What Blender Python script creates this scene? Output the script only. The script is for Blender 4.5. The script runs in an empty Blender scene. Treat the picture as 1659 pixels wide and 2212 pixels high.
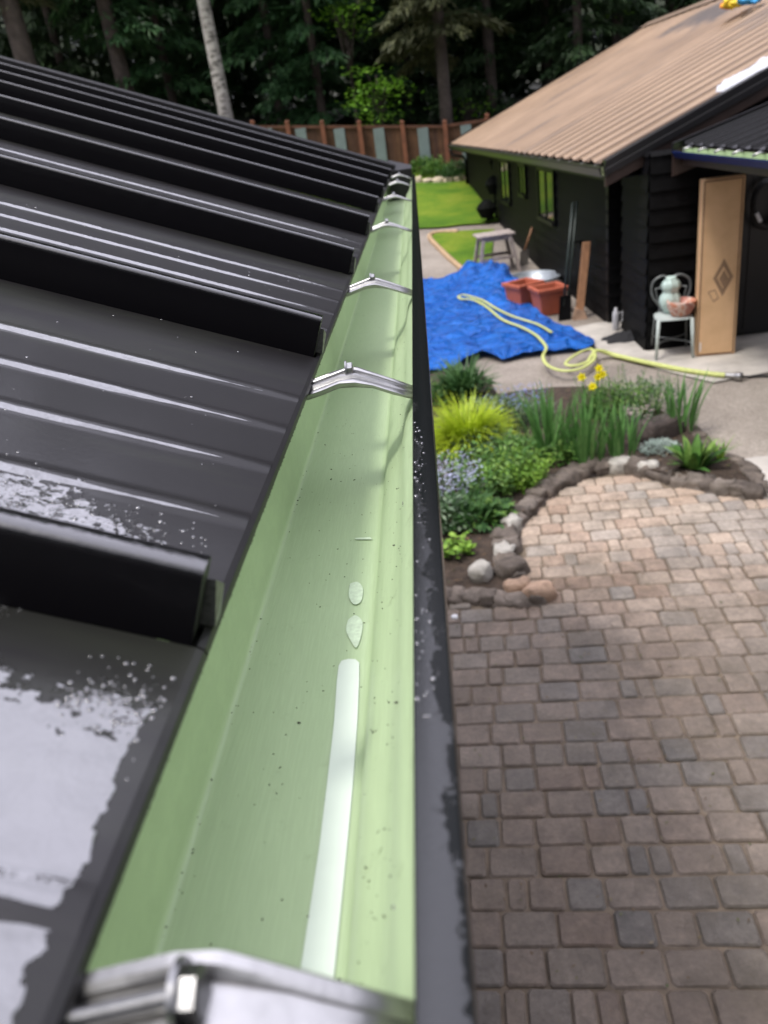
import bpy, bmesh, math, random
from mathutils import Vector, Matrix, Euler, noise
random.seed(7)
R = math.radians
sc = bpy.context.scene
C = sc.collection
# ------------------------------------------------------------------ camera (solved from vanishing points)
F, CX, CY, H = 1661.6, 829.5, 1106.0, 2.8
_g = Vector((889-CX, 271-CY, F)); _t = .147
_b = -(F*F)/(_g.x*_t+_g.y); _d = Vector((_t*_b, _b, F))
_g.normalize(); _d.normalize(); _h = _d.cross(_g)
ex, ey, ez = [Vector((_h[i], _g[i], -_d[i])) for i in range(3)]
cam = bpy.data.cameras.new("camera"); camo = bpy.data.objects.new("camera", cam); C.objects.link(camo)
m3 = Matrix((ex, -ey, -ez)).transposed()
camo.matrix_world = Matrix.Translation((0, 0, H)) @ m3.to_4x4()
cam.sensor_fit = 'VERTICAL'; cam.sensor_height = 34.6; cam.lens = 34.6*F/2212
cam.clip_start = .01; cam.clip_end = 2000
cam.dof.use_dof = True; cam.dof.focus_distance = .62; cam.dof.aperture_fstop = 9.2
sc.camera = camo
# ------------------------------------------------------------------ sky, sun, exposure
w = bpy.data.worlds.new("World"); sc.world = w; w.use_nodes = True
nt = w.node_tree; bg = nt.nodes["Background"]
sky = nt.nodes.new("ShaderNodeTexSky"); sky.sky_type = 'NISHITA'; sky.sun_disc = False
SUN_EL, SUN_AZ = R(66), R(236)          # azimuth from +Y, clockwise (towards +X)
sky.sun_elevation = SUN_EL; sky.sun_rotation = SUN_AZ
sky.dust_density = 6; sky.air_density = 1.0; sky.ozone_density = .6
hs = nt.nodes.new("ShaderNodeHueSaturation"); hs.inputs['Saturation'].default_value = .42
nt.links.new(sky.outputs[0], hs.inputs['Color'])
tc = nt.nodes.new("ShaderNodeTexCoord"); cn_ = nt.nodes.new("ShaderNodeTexNoise"); cn_.inputs['Scale'].default_value = 2.6; cn_.inputs['Detail'].default_value = 6
nt.links.new(tc.outputs['Generated'], cn_.inputs['Vector'])
dt = nt.nodes.new("ShaderNodeVectorMath"); dt.operation = 'DOT_PRODUCT'; dt.inputs[1].default_value = (.0, .45, .89)
nt.links.new(tc.outputs['Generated'], dt.inputs[0])
rp1 = nt.nodes.new("ShaderNodeMapRange"); rp1.inputs[1].default_value = .45; rp1.inputs[2].default_value = 1.; rp1.inputs[3].default_value = 0.; rp1.inputs[4].default_value = .42
nt.links.new(dt.outputs['Value'], rp1.inputs[0])
ad = nt.nodes.new("ShaderNodeMath"); ad.operation = 'ADD'; nt.links.new(cn_.outputs['Fac'], ad.inputs[0]); nt.links.new(rp1.outputs[0], ad.inputs[1])
cr_ = nt.nodes.new("ShaderNodeValToRGB"); cr_.color_ramp.elements[0].position = .42; cr_.color_ramp.elements[1].position = .96
nt.links.new(ad.outputs[0], cr_.inputs[0])
mx = nt.nodes.new("ShaderNodeMix"); mx.data_type = 'RGBA'; nt.links.new(cr_.outputs[0], mx.inputs[0]); nt.links.new(hs.outputs[0], mx.inputs[6])
mx.inputs[7].default_value = (17.5, 17.3, 20.5, 1)      # bright cloud patch added high ahead to brighten the wet roof reflections
nt.links.new(mx.outputs[2], bg.inputs[0])
bg.inputs[1].default_value = .15
sl = bpy.data.lights.new("sun", 'SUN'); so = bpy.data.objects.new("sun", sl); C.objects.link(so)
sl.energy = 2.3; sl.angle = R(10); sl.color = (1, .96, .9)
sd = Vector((math.sin(SUN_AZ)*math.cos(SUN_EL), math.cos(SUN_AZ)*math.cos(SUN_EL), math.sin(SUN_EL)))
so.rotation_euler = sd.to_track_quat('Z', 'Y').to_euler()
sc.view_settings.view_transform = 'Standard'; sc.view_settings.look = 'None'
sc.view_settings.exposure = .16; sc.view_settings.gamma = 1
sc.cycles.use_denoising = True
sc.cycles.max_bounces = 6; sc.cycles.diffuse_bounces = 3; sc.cycles.glossy_bounces = 3

def ray(x, y):
    v = ex*(x-CX)+ey*(y-CY)+ez*F
    return v
def terr(x, y):
    t = max(0., min(1., (y-20)/9.)); t = t*t*(3-2*t)
    r = y-16
    s = .09*(r if r > 2 else (0 if r < -2 else (r+2)**2/8))
    return s+.13*max(0, min(1-x, 12))*t
def W(x, y, off=0.):                    # where the line of sight of that point of the photograph meets the terrain
    v = ray(x, y); k0 = 0.; k = 0.
    d = .05
    while k < 90:
        k += d; p = v.normalized()*k
        if H+p.z < terr(p.x, p.y)+off:
            lo, hi = k-d, k
            for _ in range(20):
                m = (lo+hi)/2; p = v.normalized()*m
                if H+p.z < terr(p.x, p.y)+off: hi = m
                else: lo = m
            return Vector((p.x, p.y, terr(p.x, p.y)+off))
    return Vector((p.x, p.y, 0))
def onY(x, y, Y):
    v = ray(x, y); k = Y/v.y; return Vector((v.x*k, Y, H+v.z*k))
# ------------------------------------------------------------------ materials
class NT:
    def __init__(s, name):
        s.m = bpy.data.materials.new(name); s.m.use_nodes = True; s.t = s.m.node_tree
        s.b = s.t.nodes["Principled BSDF"]; s.co = s.n('ShaderNodeTexCoord')
    def n(s, k, **kw):
        o = s.t.nodes.new(k)
        for a, v in kw.items(): setattr(o, a, v)
        return o
    def l(s, a, b): s.t.links.new(a, b)
    def noise(s, scale, detail=4, rough=.6, vec=None, stretch=None):
        o = s.n('ShaderNodeTexNoise'); o.inputs['Scale'].default_value = scale
        o.inputs['Detail'].default_value = detail; o.inputs['Roughness'].default_value = rough
        v = vec or s.co.outputs['Object']
        if stretch:
            mp = s.n('ShaderNodeMapping'); mp.inputs['Scale'].default_value = stretch; s.l(v, mp.inputs[0]); v = mp.outputs[0]
        s.l(v, o.inputs['Vector']); return o.outputs['Fac']
    def ramp(s, fac, pts, interp='LINEAR'):
        o = s.n('ShaderNodeValToRGB'); o.color_ramp.interpolation = interp
        e = o.color_ramp.elements
        while len(e) < len(pts): e.new(.5)
        for i, (p, c) in enumerate(pts):
            e[i].position = p; e[i].color = (*c, 1) if not isinstance(c, (int, float)) else (c, c, c, 1)
        s.l(fac, o.inputs[0]); return o.outputs[0]
    def math(s, op, a, b=None, c=None):
        o = s.n('ShaderNodeMath', operation=op)
        for i, v in enumerate((a, b, c)):
            if v is None: continue
            if isinstance(v, (int, float)): o.inputs[i].default_value = v
            else: s.l(v, o.inputs[i])
        return o.outputs[0]
    def mix(s, f, a, b, blend='MIX'):
        o = s.n('ShaderNodeMix', data_type='RGBA', blend_type=blend)
        for i, v in ((0, f), (6, a), (7, b)):
            if isinstance(v, tuple): o.inputs[i].default_value = (*v, 1)
            elif isinstance(v, (int, float)): o.inputs[i].default_value = v
            else: s.l(v, o.inputs[i])
        return o.outputs[2]
    def bump(s, h, dist, strength=1., nrm=None):
        o = s.n('ShaderNodeBump'); o.inputs['Distance'].default_value = dist; o.inputs['Strength'].default_value = strength
        s.l(h, o.inputs['Height'])
        if nrm: s.l(nrm, o.inputs['Normal'])
        return o.outputs[0]
    def nz(s):
        g_ = s.n('ShaderNodeNewGeometry'); q = s.n('ShaderNodeSeparateXYZ'); s.l(g_.outputs['Normal'], q.inputs[0]); return q.outputs[2]
    def set(s, **kw):
        for k, v in kw.items():
            k = k.replace('_', ' ')
            i = s.b.inputs[k]
            if isinstance(v, tuple): i.default_value = (*v, 1)
            elif isinstance(v, (int, float)): i.default_value = v
            else: s.l(v, i)
        return s.m
def pm(name, base, rough=.6, var=.25, scale=6., metal=0., bump=0., bscale=40., spec=.5, **kw):
    t = NT(name); n = t.noise(scale)
    lo = tuple(c*(1-var) for c in base); hi = tuple(min(1, c*(1+var)) for c in base)
    t.set(Base_Color=t.ramp(n, [(.3, lo), (.7, hi)]), Roughness=rough, Metallic=metal, Specular_IOR_Level=spec, **kw)
    if bump: t.set(Normal=t.bump(t.noise(bscale, 6), bump))
    return t.m
def tinted(name, cols, rough=.6, var=.15, scale=8., bump=0., bscale=30., trans=0.):
    """base colour picked per piece by the mesh's own 'tint' attribute"""
    t = NT(name); a = t.n('ShaderNodeAttribute', attribute_name='tint')
    k = len(cols)
    c = t.ramp(a.outputs['Fac'], [(i/(k-1) if k > 1 else 0, q) for i, q in enumerate(cols)])
    c = t.mix(1., c, t.ramp(t.noise(scale, 5), [(.3, 1-var), (.7, 1+var)]), 'MULTIPLY')
    t.set(Base_Color=c, Roughness=rough, Specular_IOR_Level=.3)
    if bump: t.set(Normal=t.bump(t.noise(bscale, 6), bump))
    if trans:
        tr = t.n('ShaderNodeBsdfTranslucent'); t.l(c, tr.inputs[0]); ms = t.n('ShaderNodeMixShader'); ms.inputs[0].default_value = trans
        t.l(t.b.outputs[0], ms.inputs[1]); t.l(tr.outputs[0], ms.inputs[2])
        t.l(ms.outputs[0], t.t.nodes['Material Output'].inputs[0])
    return t.m
# ------------------------------------------------------------------ mesh builder
class MB:
    def __init__(s): s.v = []; s.f = []; s.t = []; s.mi = []; s.cur = 0; s.tint = .5
    def add(s, vs, fs, tint=None):
        o = len(s.v); s.v += [tuple(v) for v in vs]
        for f in fs:
            s.f.append([i+o for i in f]); s.t.append(s.tint if tint is None else tint); s.mi.append(s.cur)
        return s
    def box(s, lo, hi, M=None):
        x0, y0, z0 = lo; x1, y1, z1 = hi
        vs = [Vector(p) for p in ((x0,y0,z0),(x1,y0,z0),(x1,y1,z0),(x0,y1,z0),(x0,y0,z1),(x1,y0,z1),(x1,y1,z1),(x0,y1,z1))]
        if M: vs = [M @ v for v in vs]
        return s.add(vs, [(0,3,2,1),(4,5,6,7),(0,1,5,4),(1,2,6,5),(2,3,7,6),(3,0,4,7)])
    def cbox(s, lo, hi, c, M=None):     # box with chamfered long edges (profile octagon in XY extruded in Z) and chamfered top/bottom
        x0,y0,z0 = lo; x1,y1,z1 = hi
        def ring(z, i):
            return [Vector(p) for p in ((x0+c,y0+i,z),(x1-c,y0+i,z),(x1-i,y0+c,z),(x1-i,y1-c,z),(x1-c,y1-i,z),(x0+c,y1-i,z),(x0+i,y1-c,z),(x0+i,y0+c,z))]
        rs = [ring(z0, c*.7), ring(z0+c, 0), ring(z1-c, 0), ring(z1, c*.7)]
        vs = [p for r_ in rs for p in r_]
        if M: vs = [M @ v for v in vs]
        fs = [(7,6,5,4,3,2,1,0), tuple(range(24, 32))]
        for k in range(3):
            for j in range(8):
                a, b = k*8+j, k*8+(j+1) % 8; fs.append((a, b, b+8, a+8))
        return s.add(vs, fs)
    def tube(s, pts, rad, n=8, cap=True, flat=1.):
        pts = [Vector(p) for p in pts]; k = len(pts)
        if isinstance(rad, (int, float)): rad = [rad]*k
        vs = []; pu = None
        for i, p in enumerate(pts):
            d = (pts[min(i+1, k-1)]-pts[max(i-1, 0)]).normalized()
            if pu is None:
                pu = Vector((0, 0, 1)) if abs(d.z) < .9 else Vector((1, 0, 0))
            a = (pu - d*pu.dot(d)).normalized(); b = d.cross(a); pu = a
            for j in range(n):
                t = 2*math.pi*j/n
                vs.append(p + (a*math.cos(t)*flat + b*math.sin(t))*rad[i])
        fs = []
        for i in range(k-1):
            for j in range(n):
                a0 = i*n+j; b0 = i*n+(j+1) % n; fs.append((a0, b0, b0+n, a0+n))
        if cap: fs.append(tuple(range(n-1, -1, -1))); fs.append(tuple(range((k-1)*n, k*n)))
        return s.add(vs, fs)
    def lathe(s, prof, c, n=20, sx=1, sy=1):
        c = Vector(c); vs = []
        for r_, z in prof:
            for j in range(n):
                t = 2*math.pi*j/n; vs.append(c+Vector((math.cos(t)*r_*sx, math.sin(t)*r_*sy, z)))
        fs = []
        for i in range(len(prof)-1):
            for j in range(n):
                a, b = i*n+j, i*n+(j+1) % n; fs.append((a, b, b+n, a+n))
        if prof[0][0] > 1e-4: fs.append(tuple(range(n-1, -1, -1)))
        if prof[-1][0] > 1e-4: fs.append(tuple(range((len(prof)-1)*n, len(prof)*n)))
        return s.add(vs, fs)
    def strip(s, prof, P0, P1, fx, closed=False, segs=1):
        """sweep a 2-D profile (list of (a,b)) from P0 to P1; fx(a,b,t) gives the world point"""
        k = len(prof); vs = [fx(a, b, P0+(P1-P0)*i/segs) for i in range(segs+1) for a, b in prof]
        fs = []
        for i in range(segs):
            for j in range(k if closed else k-1):
                a, b = i*k+j, i*k+(j+1) % k; fs.append((a, b, b+k, a+k))
        if closed: fs.append(tuple(range(k-1, -1, -1))); fs.append(tuple(range(segs*k, (segs+1)*k)))
        return s.add(vs, fs)
    def leaf(s, p, d, up, L, Wd, tint=None, bend=.0):
        d = d.normalized(); sd_ = d.cross(up)
        if sd_.length < 1e-3: sd_ = Vector((1, 0, 0))
        sd_.normalize(); nn = sd_.cross(d)
        a = p; m = p+d*L*.45+nn*bend*L; e = p+d*L-nn*bend*L*.6
        return s.add([a, m+sd_*Wd/2, e, m-sd_*Wd/2], [(0, 1, 2, 3)], tint)
    def blade(s, p, az, L, lean, droop, wd, tint=None, n=5, fold=0.):
        dx, dy = math.cos(az), math.sin(az); vs = []; th = lean; q = Vector(p)
        sdv = Vector((-dy, dx, 0))
        for i in range(n+1):
            t = i/n; ww = wd*(math.sin(math.pi*(.25+.75*t)) if t < 1 else .02)*.5
            vs += [q+sdv*ww, q-sdv*ww]
            q = q+Vector((dx*math.sin(th), dy*math.sin(th), math.cos(th)))*(L/n); th += droop/n
        return s.add(vs, [(2*i, 2*i+1, 2*i+3, 2*i+2) for i in range(n)], tint)
    def build(s, name, mat, parent=None, smooth=False, loc=None, bev=0, angle=None):
        me = bpy.data.meshes.new(name)
        vs = s.v
        if loc is not None: vs = [(v[0]-loc[0], v[1]-loc[1], v[2]-loc[2]) for v in vs]
        me.from_pydata(vs, [], s.f); me.update()
        for m in (mat if isinstance(mat, (list, tuple)) else [mat]): me.materials.append(m)
        if any(s.mi): me.polygons.foreach_set('material_index', s.mi)
        at = me.attributes.new('tint', 'FLOAT', 'FACE'); at.data.foreach_set('value', s.t)
        if smooth: me.polygons.foreach_set('use_smooth', [True]*len(me.polygons))
        o = bpy.data.objects.new(name, me); C.objects.link(o)
        if loc is not None and parent is None: o.location = loc
        if parent is not None: o.parent = parent
        if angle is not None:
            for p in me.polygons: p.use_smooth = True
            me.set_sharp_from_angle(angle=R(angle))
        if bev:
            b = o.modifiers.new('bev', 'BEVEL'); b.width = bev; b.segments = 2; b.limit_method = 'ANGLE'; b.angle_limit = R(40)
        return o
def tag(o, label=None, cat=None, group=None, kind=None):
    if label: o['label'] = label
    if cat: o['category'] = cat
    if group: o['group'] = group
    if kind: o['kind'] = kind
    return o
def thing(name, label, cat, loc=(0, 0, 0), group=None, rz=0):
    o = bpy.data.objects.new(name, None); C.objects.link(o); o.location = loc; o.rotation_euler.z = rz
    o.empty_display_size = .1
    return tag(o, label, cat, group)
def copy_tree(o, parent=None):
    c = o.copy(); C.objects.link(c)
    if parent is not None: c.parent = parent
    for ch in [x for x in bpy.data.objects if x.parent == o]: copy_tree(ch, c)
    return c
def fill(pts, zoff, cut=0, name='sheet', mat=None, fz=None, parent=None, maxe=.8):
    """a sheet laid on the terrain inside an outline"""
    bm = bmesh.new()
    pts = [p for i, p in enumerate(pts) if (Vector(p[:2])-Vector(pts[i-1][:2])).length > 1e-3]
    vs = [bm.verts.new((p[0], p[1], 0)) for p in pts]
    from mathutils.geometry import tessellate_polygon
    for tri in tessellate_polygon([[Vector((p[0], p[1], 0)) for p in pts]]): bm.faces.new([vs[i] for i in tri])
    for _ in range(7):
        es = [e for e in bm.edges if e.calc_length() > maxe]
        if not es: break
        bmesh.ops.subdivide_edges(bm, edges=es, cuts=1)
        bmesh.ops.triangulate(bm, faces=bm.faces[:])
    bmesh.ops.recalc_face_normals(bm, faces=bm.faces[:])
    for v in bm.verts:
        v.co.z = terr(v.co.x, v.co.y)+zoff+(fz(v.co.x, v.co.y) if fz else 0)
    if bm.faces[:] and sum(f.normal.z for f in bm.faces) < 0: bmesh.ops.reverse_faces(bm, faces=bm.faces[:])
    me = bpy.data.meshes.new(name); bm.to_mesh(me); bm.free(); me.materials.append(mat)
    o = bpy.data.objects.new(name, me); C.objects.link(o)
    if parent: o.parent = parent
    return o
def smooth_path(pts, k=6):
    out = []; n = len(pts)
    for i in range(n-1):
        p0, p1, p2, p3 = pts[max(i-1, 0)], pts[i], pts[i+1], pts[min(i+2, n-1)]
        for j in range(k):
            t = j/k
            out.append(tuple(.5*((2*p1[c])+(-p0[c]+p2[c])*t+(2*p0[c]-5*p1[c]+4*p2[c]-p3[c])*t*t+(-p0[c]+3*p1[c]-3*p2[c]+p3[c])*t**3) for c in range(len(p1))))
    out.append(tuple(pts[-1])); return out
def inside(x, y, poly):
    c = False; n = len(poly); j = n-1
    for i in range(n):
        xi, yi = poly[i][0], poly[i][1]; xj, yj = poly[j][0], poly[j][1]
        if (yi > y) != (yj > y) and x < (xj-xi)*(y-yi)/(yj-yi)+xi: c = not c
        j = i
    return c
rnd = random.random
def ru(a, b): return a+(b-a)*random.random()
# ---- shared materials
def gravel_mat():
    t = NT('gravel'); v = t.n('ShaderNodeTexVoronoi'); v.inputs['Scale'].default_value = 55; t.l(t.co.outputs['Object'], v.inputs['Vector'])
    st = t.ramp(v.outputs['Color'], [(.0, (.12,.105,.09)), (.45, (.25,.225,.2)), (1, (.42,.39,.36))])
    big = t.ramp(t.noise(.55, 5), [(.35, (.62,.58,.54)), (.62, (1.12,1.08,1.02))])
    c = t.mix(1., t.mix(.55, st, (.26,.235,.21)), big, 'MULTIPLY')
    t.set(Base_Color=c, Roughness=.85, Normal=t.bump(v.outputs['Distance'], .006)); return t.m
M_gravel = gravel_mat()
M_conc = pm('concrete', (.42,.39,.35), .8, .28, 2.2, bump=.002, bscale=60)
M_soil = pm('soil', (.045,.03,.02), .95, .5, 14, bump=.03, bscale=25)
M_forest_floor = pm('forest_floor', (.03,.03,.018), .95, .4, 2, bump=.05, bscale=5)
def grass_mat():
    t = NT('lawn'); c = t.ramp(t.noise(.7, 8, .7), [(.3, (.055,.14,.01)), (.48, (.11,.215,.015)), (.6, (.19,.27,.022)), (.75, (.28,.30,.06))])
    c = t.mix(1., c, t.ramp(t.noise(30, 5), [(.3, .75), (.7, 1.25)]), 'MULTIPLY')
    t.set(Base_Color=c, Roughness=.8, Specular_IOR_Level=.2, Normal=t.bump(t.noise(45, 6), .05)); return t.m
M_lawn = grass_mat()
def roof_mat():
    """charcoal coated steel, rain-wet in patches: gloss varies, colour does not"""
    t = NT('wet_roof_coating')
    geo = t.n('ShaderNodeNewGeometry'); P = geo.outputs['Position']
    sep = t.n('ShaderNodeSeparateXYZ'); t.l(P, sep.inputs[0])
    X, Y = sep.outputs[0], sep.outputs[1]
    base = t.ramp(t.noise(9, 6, vec=P), [(.3, (.008,.0075,.008)), (.7, (.012,.0112,.012))])
    base = t.mix(t.ramp(t.noise(3.2, 4, vec=P, stretch=(1, 5, 1)), [(.52, 0.), (.7, .55)]), base, (.025,.028,.02))
    # wetness: pools in the nearest pan and on the low side of the second one
    n1 = t.noise(26, 6, .62, vec=P); n2 = t.noise(150, 3, .6, vec=P); n3 = t.noise(8, 3, .5, vec=P)
    pool = t.math('SUBTRACT', .205, Y)                 # everything nearer than this pan line is under standing water
    pool = t.math('MULTIPLY', pool, 30.)
    dx = t.math('SUBTRACT', X, -.205); dy = t.math('SUBTRACT', Y, .285)
    rr = t.math('ADD', t.math('POWER', t.math('MULTIPLY', dx, 11.), 2), t.math('POWER', t.math('MULTIPLY', dy, 17.), 2))
    pud = t.math('SUBTRACT', .75, rr)
    edge = t.math('MULTIPLY', t.math('ADD', X, .1062), -190.)   # dry margin along the hem
    reg = t.math('MAXIMUM', pool, pud)
    reg = t.math('MINIMUM', reg, edge)
    yt = t.math('FLOORED_MODULO', t.math('SUBTRACT', Y, Y0_), .406); dmin = None
    for off in (.1005, .1675, .2305, .2925):
        q = t.math('ABSOLUTE', t.math('SUBTRACT', yt, off)); dmin = q if dmin is None else t.math('MINIMUM', dmin, q)
    ribw = t.math('MULTIPLY', t.math('SUBTRACT', t.math('MINIMUM', .0028, t.math('MULTIPLY', t.math('ADD', X, .114), -.030)), dmin), 900.)
    dry_rib = t.math('MULTIPLY', t.math('LESS_THAN', dmin, t.math('ADD', .0004, t.math('MULTIPLY', n1, .0042))), t.math('LESS_THAN', Y, .17))
    reg = t.math('SUBTRACT', t.math('MINIMUM', reg, 2.5), t.math('MULTIPLY', dry_rib, 6.))
    m = t.math('ADD', reg, t.math('MULTIPLY', t.math('SUBTRACT', n1, .5), 2.2))
    m = t.math('ADD', m, t.math('MULTIPLY', t.math('SUBTRACT', n2, .5), 2.0))
    m2 = t.math('ADD', ribw, t.math('MULTIPLY', t.math('SUBTRACT', n1, .5), 3.2)); m = t.math('MAXIMUM', m, m2)
    wet = t.ramp(m, [(.10, 0.), (.22, 1.)])
    film = t.ramp(t.math('ADD', t.math('MULTIPLY', X, -1.1), t.math('MULTIPLY', n3, .6)), [(.42, 0.), (.75, 1.)])  # thin film further up the slope
    cr = t.math('SUBTRACT', .2, t.math('MULTIPLY', film, .10)); cr = t.math('MULTIPLY', cr, t.math('SUBTRACT', 1., t.math('MULTIPLY', wet, .82)))
    cw = t.math('ADD', .06, t.math('MAXIMUM', t.math('MULTIPLY', wet, .94), t.math('MULTIPLY', film, .22)))
    b1 = t.bump(t.math('MULTIPLY', wet, 1.), .0006)
    far_ = t.math('GREATER_THAN', Y, .23)
    rip = t.math('MULTIPLY', t.noise(70, 3, .5, vec=P), t.math('MULTIPLY', wet, t.math('ADD', .22, far_)))
    b2 = t.bump(rip, .0011, 1., b1)
    b2 = t.bump(t.math('MULTIPLY', t.noise(16, 3, .5, vec=P), wet), .0022, 1., b2)
    b3 = t.bump(t.noise(420, 2, .5, vec=P), .00008, 1., b2)
    t.set(Base_Color=base, Roughness=.5, Specular_IOR_Level=.2, Coat_Weight=cw, Coat_Roughness=cr, Coat_IOR=2.5,
          Normal=t.bump(t.noise(300, 3, vec=P), .00005), Coat_Normal=b3)
    return t.m
Y0_ = .235
M_roof = roof_mat()
def seam_mat():
    t = NT('seam_coating'); geo = t.n('ShaderNodeNewGeometry'); P = geo.outputs['Position']
    wt = t.ramp(t.noise(60, 5, .6, vec=P), [(.42, .2), (.55, .05)])
    t.set(Base_Color=(.0035,.0032,.0042), Roughness=.4, Specular_IOR_Level=.06, Coat_Weight=t.math('MAXIMUM', 0., t.math('MULTIPLY', t.nz(), .9)), Coat_IOR=2.2, Coat_Roughness=wt, Coat_Normal=t.bump(t.noise(160, 3, vec=P), .0003)); return t.m
M_seam = seam_mat()
M_tab = pm('cut_steel_tab', (.10,.095,.10), .3, .4, 300, metal=.5)
M_roof_plain = pm('roof_coating', (.012,.0115,.013), .35, .15, 5, spec=.35)
def green_mat():
    t = NT('green_enamel')
    geo = t.n('ShaderNodeNewGeometry'); P = geo.outputs['Position']
    c = t.ramp(t.noise(5, 4, vec=P, stretch=(3, .5, 1)), [(.3, (.365,.47,.275)), (.7, (.415,.52,.315))])
    dirt = t.ramp(t.noise(60, 8, .8, vec=P), [(.58, 0.), (.72, .6)])
    sep = t.n('ShaderNodeSeparateXYZ'); t.l(P, sep.inputs[0])
    band = t.ramp(sep.outputs[0], [(0, 0.)]) if False else t.math('MULTIPLY', t.math('GREATER_THAN', sep.outputs[0], -.052), 1.)
    c = t.mix(t.math('MULTIPLY', dirt, t.math('ADD', .25, t.math('MULTIPLY', band, .6))), c, (.1,.12,.05))
    scr = t.ramp(t.noise(60, 5, .7, vec=P, stretch=(14, .6, 1)), [(.45, .97), (.6, 1.03)])
    c = t.mix(1., c, scr, 'MULTIPLY')
    t.set(Base_Color=c, Roughness=.45, Specular_IOR_Level=.4, Coat_Weight=.2, Coat_Roughness=.2,
          Normal=t.bump(t.noise(35, 4, vec=P, stretch=(2, .3, 1)), .0004)); return t.m
M_green = green_mat()
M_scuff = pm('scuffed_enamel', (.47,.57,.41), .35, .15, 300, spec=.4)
M_pale = pm('pale_strip_tone', (.60,.67,.58), .35, .08, 12, spec=.4)  # paler tone of the long strip on the trough floor
def lip_mat():
    t = NT('black_enamel_wet'); geo = t.n('ShaderNodeNewGeometry'); P = geo.outputs['Position']
    sep = t.n('ShaderNodeSeparateXYZ'); t.l(P, sep.inputs[0])
    n1 = t.noise(75, 6, .65, vec=P, stretch=(1, .45, 1)); n2 = t.noise(520, 3, .6, vec=P)
    # water clings to the trough side of the lip and thins out with distance
    k = t.math('ADD', t.math('MULTIPLY', t.math('ADD', sep.outputs[0], .0130), -90.), t.math('MULTIPLY', t.math('SUBTRACT', .33, sep.outputs[1]), 3.2))
    m = t.math('ADD', k, t.math('MULTIPLY', t.math('SUBTRACT', n1, .5), 2.6))
    m = t.math('ADD', m, t.math('MULTIPLY', t.math('SUBTRACT', n2, .5), .7))
    wet = t.ramp(m, [(.0, 0.), (.1, 1.)])
    b = t.bump(wet, .0005); b = t.bump(t.math('MULTIPLY', t.noise(900, 3, vec=P), wet), .00022, 1., b)
    t.set(Base_Color=(.004,.005,.005), Roughness=.25, Specular_IOR_Level=.12, Coat_Weight=t.math('MULTIPLY', wet, .75), Coat_IOR=1.62,
          Coat_Roughness=t.math('SUBTRACT', .16, t.math('MULTIPLY', wet, .0)), Coat_Normal=b); return t.m
M_lip = lip_mat()
M_black = pm('black_paint', (.0035,.0035,.004), .45, .2, 6, spec=.15)
M_black_wood = pm('black_stain', (.0030,.0029,.0033), .6, spec=.12, var=.5, scale=9, bump=.002, bscale=50)# .3, 9, bump=.002, bscale=50)
M_brown_trim = pm('brown_trim', (.035,.02,.016), .5, .2, 6)
M_alu = pm('aluminium', (.40,.395,.385), .36, .12, 60, metal=1., bump=.0003, bscale=160)
M_zinc = pm('zinc_steel', (.27,.27,.27), .32, .2, 150, metal=1., bump=.0002, bscale=300)
# ================================================================== SETTING
def structure(o): o['kind'] = 'structure'; return o
gm = MB(); xs = [-90+i*3 for i in range(28)]+[-6+i*.75 for i in range(16)]+[6+i*3 for i in range(29)]
ys = [-40+i*4 for i in range(10)]+[0+i*1. for i in range(40)]+[40+i*5 for i in range(13)]
n = len(ys)
for x in xs:
    for y in ys: gm.v.append((x, y, terr(x, y)))
for i in range(len(xs)-1):
    for j in range(n-1):
        gm.f.append([i*n+j, (i+1)*n+j, (i+1)*n+j+1, i*n+j+1]); gm.t.append(.5); gm.mi.append(0)
structure(gm.build('ground', M_gravel, smooth=True))
# forest floor beyond the fence
FY = 29.0
def fence_x(y=0): return FY
structure(fill([(-60, FY+.3), (60, FY+.3), (60, 99), (-60, 99)], .05, name='forest_floor', mat=M_forest_floor, maxe=4))
# hillside behind the wood
hm = MB(); nx, ny = 60, 12
for i in range(nx):
    x = -150+i*5.1
    for j in range(ny):
        y = 72+j*4; z = 3+j*2.8*(1+.25*noise.noise(Vector((x*.03, y*.05, 3))))+2*noise.noise(Vector((x*.1, y*.1, 1)))
        hm.v.append((x, y-abs(x)*.15, z))
for i in range(nx-1):
    for j in range(ny-1):
        hm.f.append([i*ny+j, (i+1)*ny+j, (i+1)*ny+j+1, i*ny+j+1]); hm.t.append(.5); hm.mi.append(0)
structure(hm.build('hillside', pm('hillside', (.02,.028,.012), .95, .5, .3, bump=.5, bscale=1), smooth=True))
# lawns
lawn_edge = [W(905,497), W(960,494), W(1000,489), W(1040,487)]
structure(fill([(-14, 29), (-14, lawn_edge[0].y-.2)]+[(p.x, p.y) for p in lawn_edge]+[(3.5, lawn_edge[3].y), (3.5, 29)], .05, name='lawn', mat=M_lawn, maxe=.9))
lp = [W(x, y) for x, y in ((928,515),(945,506),(990,502),(1068,498),(1062,560),(1048,585),(1012,592),(985,573),(955,545))]
structure(fill([(p.x, p.y) for p in lp], .04, name='lawn_by_path', mat=M_lawn, maxe=.6))
ed = MB(); e2 = smooth_path([W(x, y) for x, y in ((990,504),(945,506),(928,515),(955,545),(985,573),(1015,596))], 5)
ed.tube([(p[0], p[1], terr(p[0], p[1])+.03) for p in e2], .06, 6)
structure(ed.build('path_edging', pm('path_edging', (.38,.26,.15), .8, .3, 8)))
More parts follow.
